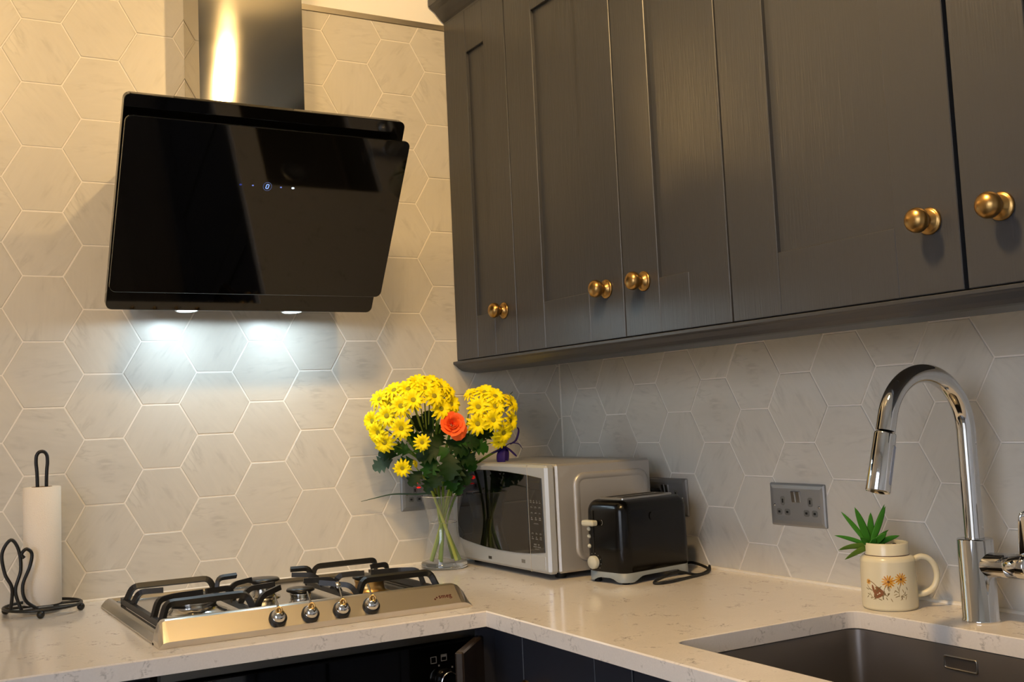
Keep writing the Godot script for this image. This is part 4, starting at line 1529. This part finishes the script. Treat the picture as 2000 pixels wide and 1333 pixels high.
func blade(st: SurfaceTool, from: Vector3, dir: Vector3, face: Vector3, length: float, width: float, droop: float, thick: float) -> void:
	# a fleshy pointed leaf, thickest in the middle, bending down towards its tip
	var side := dir.cross(face).normalized()
	var nrm := side.cross(dir).normalized()
	var rings := []
	var n := 9
	for i in n + 1:
		var q := float(i) / n
		var w := width * 0.5 * (pow(sin(PI * clampf(0.12 + q * 0.88, 0, 1)), 0.7)) * (1.0 if i < n else 0.05)
		var p := from + dir * length * q - Vector3.UP * absf(droop) * length * q * q * (1.0 - absf(dir.y) * 0.8)
		var one := []
		for k in 8:
			var a := TAU * k / 8.0
			one.append(p + side * cos(a) * w + nrm * (sin(a) * thick * (1.0 - q * 0.7) + 0.25 * w * cos(a) * cos(a)))
		rings.append(one)
	loft(st, rings, true, true)

# ------------------------------------------------------------------ vase and flowers
func bloom_meshes() -> Array:
	# an open yellow daisy: two whorls of petals, and its green-yellow eye
	var out := []
	for v in 3:
		var st := mb(true)
		rng.seed = 20 + v
		for whorl in 2:
			var n := 13 if whorl == 0 else 11
			for k in n:
				var a := TAU * (k + 0.5 * whorl) / n + rng.randf_range(-0.08, 0.08)
				var len := (0.0255 if whorl == 0 else 0.021) * rng.randf_range(0.92, 1.05)
				var lift := (0.0 if whorl == 0 else 0.35) + rng.randf_range(-0.08, 0.1) + 0.1 * v
				var w := 0.0035
				var d := Vector3(cos(a), 0, sin(a))
				var s := Vector3(-sin(a), 0, cos(a))
				var prev := []
				for i in 5:
					var q := i / 4.0
					var r := lerpf(0.004, len, q)
					var y := sin(lift) * r + 0.006 * q * (1.0 - q) * 2.0 - 0.004 * q * q * q
					var ww: float = w * [0.45, 0.85, 1.0, 0.9, 0.3][i]
					var row := [d * r - s * ww + Vector3(0, y + 0.0009, 0), d * r + Vector3(0, y, 0), d * r + s * ww + Vector3(0, y + 0.0009, 0)]
					if i > 0:
						for e in 2:
							quad(st, prev[e], prev[e + 1], row[e + 1], row[e])
					prev = row
		out.append(done(st))
	var st := mb(true)
	lathe(st, [Vector2(0.0062, 0.0005), Vector2(0.0060, 0.0028), Vector2(0.0045, 0.0045), Vector2(0.002, 0.0050), Vector2(0, 0.0046)], Transform3D.IDENTITY, 16)
	out.append(done(st))
	# a lobed leaf
	st = mb(true)
	var edge := [[0.0, 0.001], [0.15, 0.008], [0.28, 0.02], [0.36, 0.011], [0.5, 0.024], [0.6, 0.012], [0.72, 0.02], [0.8, 0.010], [0.92, 0.009], [1.0, 0.0006]]
	var L := 0.052
	for i in edge.size() - 1:
		var a: Array = edge[i]
		var b: Array = edge[i + 1]
		for s in [-1.0, 1.0]:
			var bend := func(q: float) -> float: return -0.012 * q * q + 0.004 * q
			var p0 := Vector3(0, bend.call(a[0]), a[0] * L)
			var p1 := Vector3(0, bend.call(b[0]), b[0] * L)
			var e0 := Vector3(a[1] * s, bend.call(a[0]) + a[1] * 0.25, a[0] * L + a[1] * 0.3)
			var e1 := Vector3(b[1] * s, bend.call(b[0]) + b[1] * 0.25, b[0] * L + b[1] * 0.3)
			if s > 0:
				quad(st, p0, p1, e1, e0)
			else:
				quad(st, p0, e0, e1, p1)
	out.append(done(st))
	return out

func spray(label: String, base: Vector3, fork: Vector3, flowers: Array, leaves: Array, B: Array, tone: Material) -> void:
	# one chrysanthemum stem: flowers = [x, y, z, normal x, y, z, size]; leaves = [x, y, z]
	var t := thing("chrysanthemum_spray", label, "flower", base, 0.0, "yellow chrysanthemum stems in the vase")
	var st := mb(true)
	var mid := Vector3(-0.43, 1.012, 0.105) + (fork - Vector3(-0.43, fork.y, 0.105)) * 0.12 + (base - Vector3(-0.43, base.y, 0.105)) * 0.25
	tube(st, curve([Vector3.ZERO, mid - base, fork - base], 10), func(q): return 0.0048 - 0.0018 * q, 10)
	for f in flowers:
		var p := Vector3(f[0], f[1], f[2]) - base
		var n := Vector3(f[3], f[4], f[5]).normalized()
		var k := fork - base
		tube(st, curve([k.lerp(p, 0.0), k.lerp(p, 0.5) - n * 0.006 + Vector3(0, 0.004, 0), p - n * 0.003], 5), 0.0015, 6)
	part(st, "stem", tone, t)
	var i := 0
	for f in flowers:
		var sc: float = f[6]
		var xf := aim(Vector3(f[3], f[4], f[5]), Vector3(f[0], f[1], f[2]) - base, i * 1.7)
		xf.basis = xf.basis.scaled_local(Vector3.ONE * sc)
		var head := part(B[i % 3], "bloom", M.petal, t, xf)
		part(B[3], "flower_eye", M.disc, head)
		i += 1
	for l in leaves:
		var p := Vector3(l[0], l[1], l[2]) - base
		leaf(t, p, l[3], l[4], B[4], M.leaf_grey if l.size() > 5 else (M.leaf if i % 2 else M.leaf_dark))
		i += 1

func leaf(t: Node, p: Vector3, ang: float, size: float, mesh: Mesh, m: Material) -> void:
	# ang: the way the tip points, seen from the front; the leaf's face towards the room
	var right := Vector3(0.873, 0, 0.485)
	var near := Vector3(-0.36, 0.35, 0.85).normalized()
	var a := deg_to_rad(ang)
	var dir := (right * cos(a) + Vector3.UP * sin(a)).slide(near).normalized()
	var b := Basis(near.cross(dir).normalized(), near, dir).orthonormalized().scaled_local(Vector3.ONE * size)
	part(mesh, "leaf", m, t, Transform3D(b, p - b.z * 0.02))

func vase_and_flowers() -> void:
	var c := Vector3(-0.43, WT, 0.105)
	var t := thing("vase", "clear waisted glass vase half full of water between hob and microwave", "vase", c)
	var st := mb(true)
	var prof := [Vector2(0.0565, 0.004), Vector2(0.0555, 0.014), Vector2(0.049, 0.035), Vector2(0.0415, 0.06), Vector2(0.0365, 0.085), Vector2(0.0358, 0.105), Vector2(0.0385, 0.125), Vector2(0.0445, 0.148), Vector2(0.0515, 0.170)]
	lathe(st, prof + [Vector2(0.0512, 0.1722), Vector2(0.0494, 0.1722), Vector2(0.0422, 0.148), Vector2(0.0362, 0.125), Vector2(0.0336, 0.105), Vector2(0.0342, 0.085), Vector2(0.039, 0.06), Vector2(0.046, 0.036), Vector2(0.0515, 0.019)], Transform3D.IDENTITY, 56)
	part(st, "glass_wall", M.glass, t)
	st = mb(true)
	lathe(st, [Vector2(0, 0.0005), Vector2(0.054, 0.0005), Vector2(0.0566, 0.003), Vector2(0.0560, 0.012), Vector2(0.053, 0.0155), Vector2(0.04, 0.0135), Vector2(0, 0.0125)], Transform3D.IDENTITY, 56)
	part(st, "glass_base", M.glass_base, t)
	st = mb(true)
	lathe(st, [Vector2(0.0345, 0.109), Vector2(0.0332, 0.1082), Vector2(0, 0.108)], Transform3D.IDENTITY, 40)
	part(st, "water", M.water, t)
	st = mb(true)
	tube(st, circle3(0.0505, Transform3D.IDENTITY, Vector3(0, 0.1722, 0), 56), 0.0012, 8, true)
	part(st, "glass_rim", M.glass_base, t)
	st = mb(true)
	tube(st, circle3(0.0338, Transform3D.IDENTITY, Vector3(0, 0.1086, 0), 48), 0.0008, 6, true)
	part(st, "water_line", M.glass_base, t)
	var B := bloom_meshes()
	var s := 1.14
	spray("yellow chrysanthemum stem leaning left, the outermost blooms of the big cluster", Vector3(-0.400, 0.927, 0.128), Vector3(-0.485, 1.165, 0.12), [
		[-0.59, 1.28, 0.153, -0.7, 0.1, 0.75, s], [-0.603, 1.269, 0.101, -0.95, 0.02, 0.45, s], [-0.568, 1.25, 0.181, -0.5, -0.1, 0.9, s], [-0.586, 1.219, 0.126, -0.6, -0.25, 0.75, s],
		[-0.591, 1.319, 0.12, -0.8, 0.5, 0.45, s], [-0.597, 1.242, 0.118, -0.85, -0.15, 0.5, s], [-0.575, 1.305, 0.14, -0.7, 0.4, 0.6, s]],
		[[-0.562, 1.168, 0.071, 205, 1.0, 1], [-0.556, 1.188, 0.088, 170, 0.9], [-0.535, 1.197, 0.124, 160, 0.9]], B, M.stem)
	spray("yellow chrysanthemum stem in the middle, its blooms crowning the big cluster", Vector3(-0.428, 0.927, 0.078), Vector3(-0.465, 1.19, 0.11), [
		[-0.567, 1.301, 0.182, -0.5, 0.2, 0.85, s], [-0.542, 1.313, 0.197, -0.4, 0.35, 0.85, s], [-0.511, 1.34, 0.194, -0.2, 0.5, 0.85, s], [-0.568, 1.338, 0.151, -0.6, 0.65, 0.5, s],
		[-0.545, 1.339, 0.178, -0.4, 0.6, 0.7, s], [-0.521, 1.353, 0.178, -0.2, 0.75, 0.6, s], [-0.488, 1.354, 0.183, -0.05, 0.75, 0.65, s]],
		[[-0.497, 1.183, 0.155, 120, 1.0], [-0.475, 1.207, 0.169, 60, 1.0], [-0.504, 1.22, 0.132, 150, 0.9], [-0.50, 1.255, 0.13, 100, 0.9], [-0.52, 1.24, 0.12, 130, 1.0]], B, M.stem_pale)
	spray("yellow chrysanthemum stem behind the orange rose, right side of the big cluster", Vector3(-0.452, 0.927, 0.13), Vector3(-0.45, 1.19, 0.115), [
		[-0.494, 1.321, 0.208, -0.05, 0.3, 0.95, s], [-0.473, 1.291, 0.2, 0.0, 0.1, 1.0, s], [-0.438, 1.275, 0.175, 0.3, 0.0, 0.95, s], [-0.449, 1.331, 0.185, 0.2, 0.55, 0.8, s], [-0.467, 1.342, 0.19, 0.1, 0.65, 0.75, s],
		[-0.439, 1.301, 0.185, 0.3, 0.25, 0.9, s]],
		[[-0.465, 1.262, 0.125, 100, 1.0], [-0.463, 1.188, 0.19, 300, 1.0], [-0.448, 1.163, 0.19, 320, 1.0], [-0.44, 1.23, 0.12, 60, 1.0], [-0.48, 1.24, 0.14, 110, 1.1]], B, M.stem)
	spray("short yellow chrysanthemum stem with single low blooms in front of the leaves", Vector3(-0.415, 0.928, 0.14), Vector3(-0.475, 1.12, 0.125), [
		[-0.523, 1.215, 0.195, -0.25, -0.05, 0.95, 0.86], [-0.545, 1.156, 0.13, -0.45, -0.2, 0.9, 0.9], [-0.518, 1.164, 0.142, 0.55, 0.2, 0.7, 0.42]],
		[[-0.524, 1.167, 0.12, 200, 0.9], [-0.508, 1.135, 0.133, 230, 0.9], [-0.485, 1.165, 0.165, 250, 1.1], [-0.48, 1.122, 0.149, 245, 0.9]], B, M.stem_pale)
	spray("yellow chrysanthemum stem leaning right over the microwave, a separate rounder cluster", Vector3(-0.466, 0.928, 0.108), Vector3(-0.40, 1.17, 0.15), [
		[-0.386, 1.292, 0.226, -0.45, 0.15, 0.9, s], [-0.388, 1.253, 0.223, -0.4, -0.15, 0.9, s], [-0.361, 1.26, 0.249, -0.2, -0.05, 0.97, s], [-0.329, 1.209, 0.219, -0.2, -0.3, 0.93, 0.85], [-0.304, 1.296, 0.235, 0.5, 0.35, 0.8, s], [-0.311, 1.257, 0.24, 0.45, -0.1, 0.9, s],
		[-0.347, 1.314, 0.24, -0.1, 0.6, 0.75, s], [-0.358, 1.325, 0.211, -0.3, 0.75, 0.6, s], [-0.385, 1.322, 0.19, -0.7, 0.65, 0.4, 0.8], [-0.353, 1.291, 0.248, -0.1, 0.25, 0.95, s], [-0.327, 1.23, 0.235, 0.1, -0.35, 0.92, s]],
		[[-0.429, 1.216, 0.2, 20, 1.0], [-0.412, 1.21, 0.21, 0, 1.0], [-0.389, 1.2, 0.21, -15, 1.0], [-0.414, 1.137, 0.18, -60, 1.0], [-0.423, 1.113, 0.165, -70, 0.9], [-0.365, 1.225, 0.2, 30, 1.0]], B, M.stem)
	spray("thin chrysanthemum stem with two small half-open yellow buds beside the microwave", Vector3(-0.455, 0.928, 0.085), Vector3(-0.415, 1.12, 0.13), [
		[-0.386, 1.179, 0.169, 0.2, 0.2, 0.95, 0.45], [-0.38, 1.215, 0.174, 0.4, 0.6, 0.6, 0.3]],
		[[-0.422, 1.18, 0.2, -30, 1.1], [-0.448, 1.127, 0.18, 290, 1.0], [-0.43, 1.15, 0.19, 250, 1.1], [-0.405, 1.165, 0.185, -40, 1.0]], B, M.stem_pale)
	rose_flower(B)
	iris_flower()
	# long thin leaf hanging out to the left, and a bare twig
	var g := thing("long_leaf", "long thin grey-green leaf arching out of the vase to the left", "leaf", Vector3(-0.45, 1.083, 0.108))
	st = mb(true)
	var pts := curve([Vector3(0.012, -0.06, 0.0), Vector3(0.004, 0.0, 0.0), Vector3(-0.045, 0.006, -0.024), Vector3(-0.09, 0.008, -0.05), Vector3(-0.13, 0.0, -0.072), Vector3(-0.158, -0.006, -0.085)], 6)
	tube(st, pts, func(q): return 0.0042 * (1.0 - q * 0.85), 8, false, true, 0.8)
	part(st, "blade", M.leaf_grey, g)

func rose_flower(B: Array) -> void:
	var h := Vector3(-0.452, 1.255, 0.218)
	var base := Vector3(-0.438, 0.928, 0.106)
	var t := thing("rose", "single orange coral rose in the middle of the yellow flowers", "flower", base)
	var st := mb(true)
	var n := Vector3(-0.35, 0.28, 0.9).normalized()
	tube(st, curve([Vector3.ZERO, Vector3(-0.43, 1.02, 0.107) - base, Vector3(-0.445, 1.16, 0.15) - base, h - n * 0.022 - base], 8), 0.0034, 10)
	part(st, "stem", M.stem, t)
	# the heart: a sheet wound up in a spiral
	var xf := aim(n, h - base, 0.4)
	st = mb(true)
	var last := []
	for i in 61:
		var q := i / 60.0
		var ang := q * TAU * 2.6
		var r := 0.0012 + 0.0105 * q
		var row := []
		for j in 5:
			var v := j / 4.0
			var rr := r * (0.45 + 0.55 * v) + 0.0012 * v * v + (0.0012 if j == 4 else 0.0)
			row.append(xf * Vector3(cos(ang) * rr, -0.012 + (0.0245 - 0.0035 * q + 0.0012 * sin(ang * 1.7)) * v - (0.0006 if j == 4 else 0.0), sin(ang) * rr))
		if i > 0:
			for e in 4:
				quad(st, last[e], row[e], row[e + 1], last[e + 1])
		last = row
	part(st, "heart", M.rose, t)
	# petals: cupped sheets with rolled rims round the heart
	for k in 11:
		var outer := k >= 5
		var a := k * TAU / 5.0 if not outer else 0.5 + (k - 5) * TAU / 6.0
		var r := 0.0135 if not outer else 0.0165
		var hh := 0.0225 if not outer else 0.0185
		var open := 0.0045 if not outer else 0.0105
		st = mb(true)
		var prev := []
		for i in 7:
			var q := i / 6.0
			var row := []
			for j in 9:
				var v := j / 8.0 * 2.0 - 1.0
				var ang := a + v * 0.78 * (0.6 + 0.4 * sin(PI * clampf(q * 0.85 + 0.1, 0, 1)))
				var rr := r * (0.3 + 0.7 * sqrt(q)) + open * q * q + 0.0012 * v
				var y := -0.015 + hh * q * (1.0 - 0.16 * v * v * q)
				if i == 6:
					y -= 0.0016
					rr += 0.0026
				row.append(xf * Vector3(cos(ang) * rr, y, sin(ang) * rr))
			if i > 0:
				for e in 8:
					quad(st, prev[e], row[e], row[e + 1], prev[e + 1])
			prev = row
		part(st, "petal", M.rose, t)
	# the one outer petal folded down to the lower right
	st = mb(true)
	var right := Vector3(0.873, 0, 0.485)
	var d := (right * 0.62 - Vector3.UP * 0.78).normalized()
	var s := d.cross(n).normalized()
	var prev := []
	for i in 7:
		var q := i / 6.0
		var row := []
		for j in 7:
			var v := j / 6.0 * 2.0 - 1.0
			var w := 0.021 * sqrt(maxf(0.0, 1.0 - pow(2.0 * clampf(q, 0.02, 0.99) - 1.0, 2.0))) + 0.002
			row.append(h - base - n * 0.004 + d * (0.004 + 0.036 * q) + s * w * v + n * (0.009 * sin(q * PI) - 0.006 * v * v - 0.006 * q))
		if i > 0:
			for e in 6:
				quad(st, prev[e], row[e], row[e + 1], prev[e + 1])
		prev = row
	part(st, "petal", M.rose, t)
	for l in [[-0.487, 1.19, 0.175, 200, 1.2], [-0.458, 1.165, 0.205, 265, 1.3], [-0.44, 1.205, 0.2, 330, 1.2], [-0.475, 1.14, 0.175, 250, 1.1]]:
		leaf(t, Vector3(l[0], l[1], l[2]) - base, l[3], l[4], B[4], M.leaf_dark)

func iris_flower() -> void:
	var base := Vector3(-0.405, 0.928, 0.1)
	var t := thing("iris", "deep purple iris at the right edge of the bouquet, above the microwave", "flower", base)
	var h := Vector3(-0.305, 1.195, 0.205)
	var st := mb(true)
	tube(st, curve([Vector3.ZERO, Vector3(-0.42, 1.02, 0.108) - base, Vector3(-0.375, 1.14, 0.15) - base, h - base], 8), 0.003, 10)
	part(st, "stem", M.stem, t)
	var right := Vector3(0.873, 0, 0.485)
	var near := Vector3(-0.485, 0, 0.873)
	# [points: right, up, near] from the heart, width
	var petals := [
		[[[0, 0, 0], [0.012, 0.006, 0.005], [0.027, 0.004, 0.008], [0.034, -0.006, 0.008]], 0.0035],
		[[[0.01, 0.004, 0], [0.021, 0.01, 0.0], [0.026, 0.02, 0.0], [0.0285, 0.031, 0.002], [0.026, 0.036, 0.004]], 0.0075],
		[[[0, 0, 0], [0.008, -0.006, 0.006], [0.018, -0.016, 0.01], [0.022, -0.02, 0.01]], 0.004],
		[[[-0.004, -0.002, 0], [-0.008, -0.014, 0.008], [-0.009, -0.028, 0.01], [-0.008, -0.036, 0.008]], 0.010],
		[[[0, 0, 0], [0.002, -0.012, 0.004], [0.003, -0.028, 0.006]], 0.006],
		[[[-0.004, 0, 0], [-0.016, -0.008, 0.006], [-0.028, -0.012, 0.008]], 0.005]]
	for p in petals:
		st = mb(true)
		var pts := []
		for q in p[0]:
			pts.append(h - base + (right * q[0] + Vector3.UP * q[1] + near * q[2]) * 1.22)
		var w: float = p[1]
		tube(st, curve(pts, 6), func(q): return w * 1.25 * (0.35 + 0.65 * sin(PI * clampf(q * 0.85 + 0.1, 0, 1))), 10, false, true, 0.28)
		part(st, "petal", M.iris, t)
	st = mb(true)
	tube(st, [Vector3(-0.303, 1.303, 0.2) - base, Vector3(-0.292, 1.316, 0.21) - base, Vector3(-0.284, 1.326, 0.218) - base], func(q): return 0.0016 - 0.0008 * q, 6)
	tube(st, curve([Vector3(-0.375, 1.14, 0.15) - base, Vector3(-0.345, 1.23, 0.17) - base, Vector3(-0.303, 1.303, 0.2) - base], 6), 0.0016, 6)
	part(st, "leaf_tip", M.leaf_grey, t)
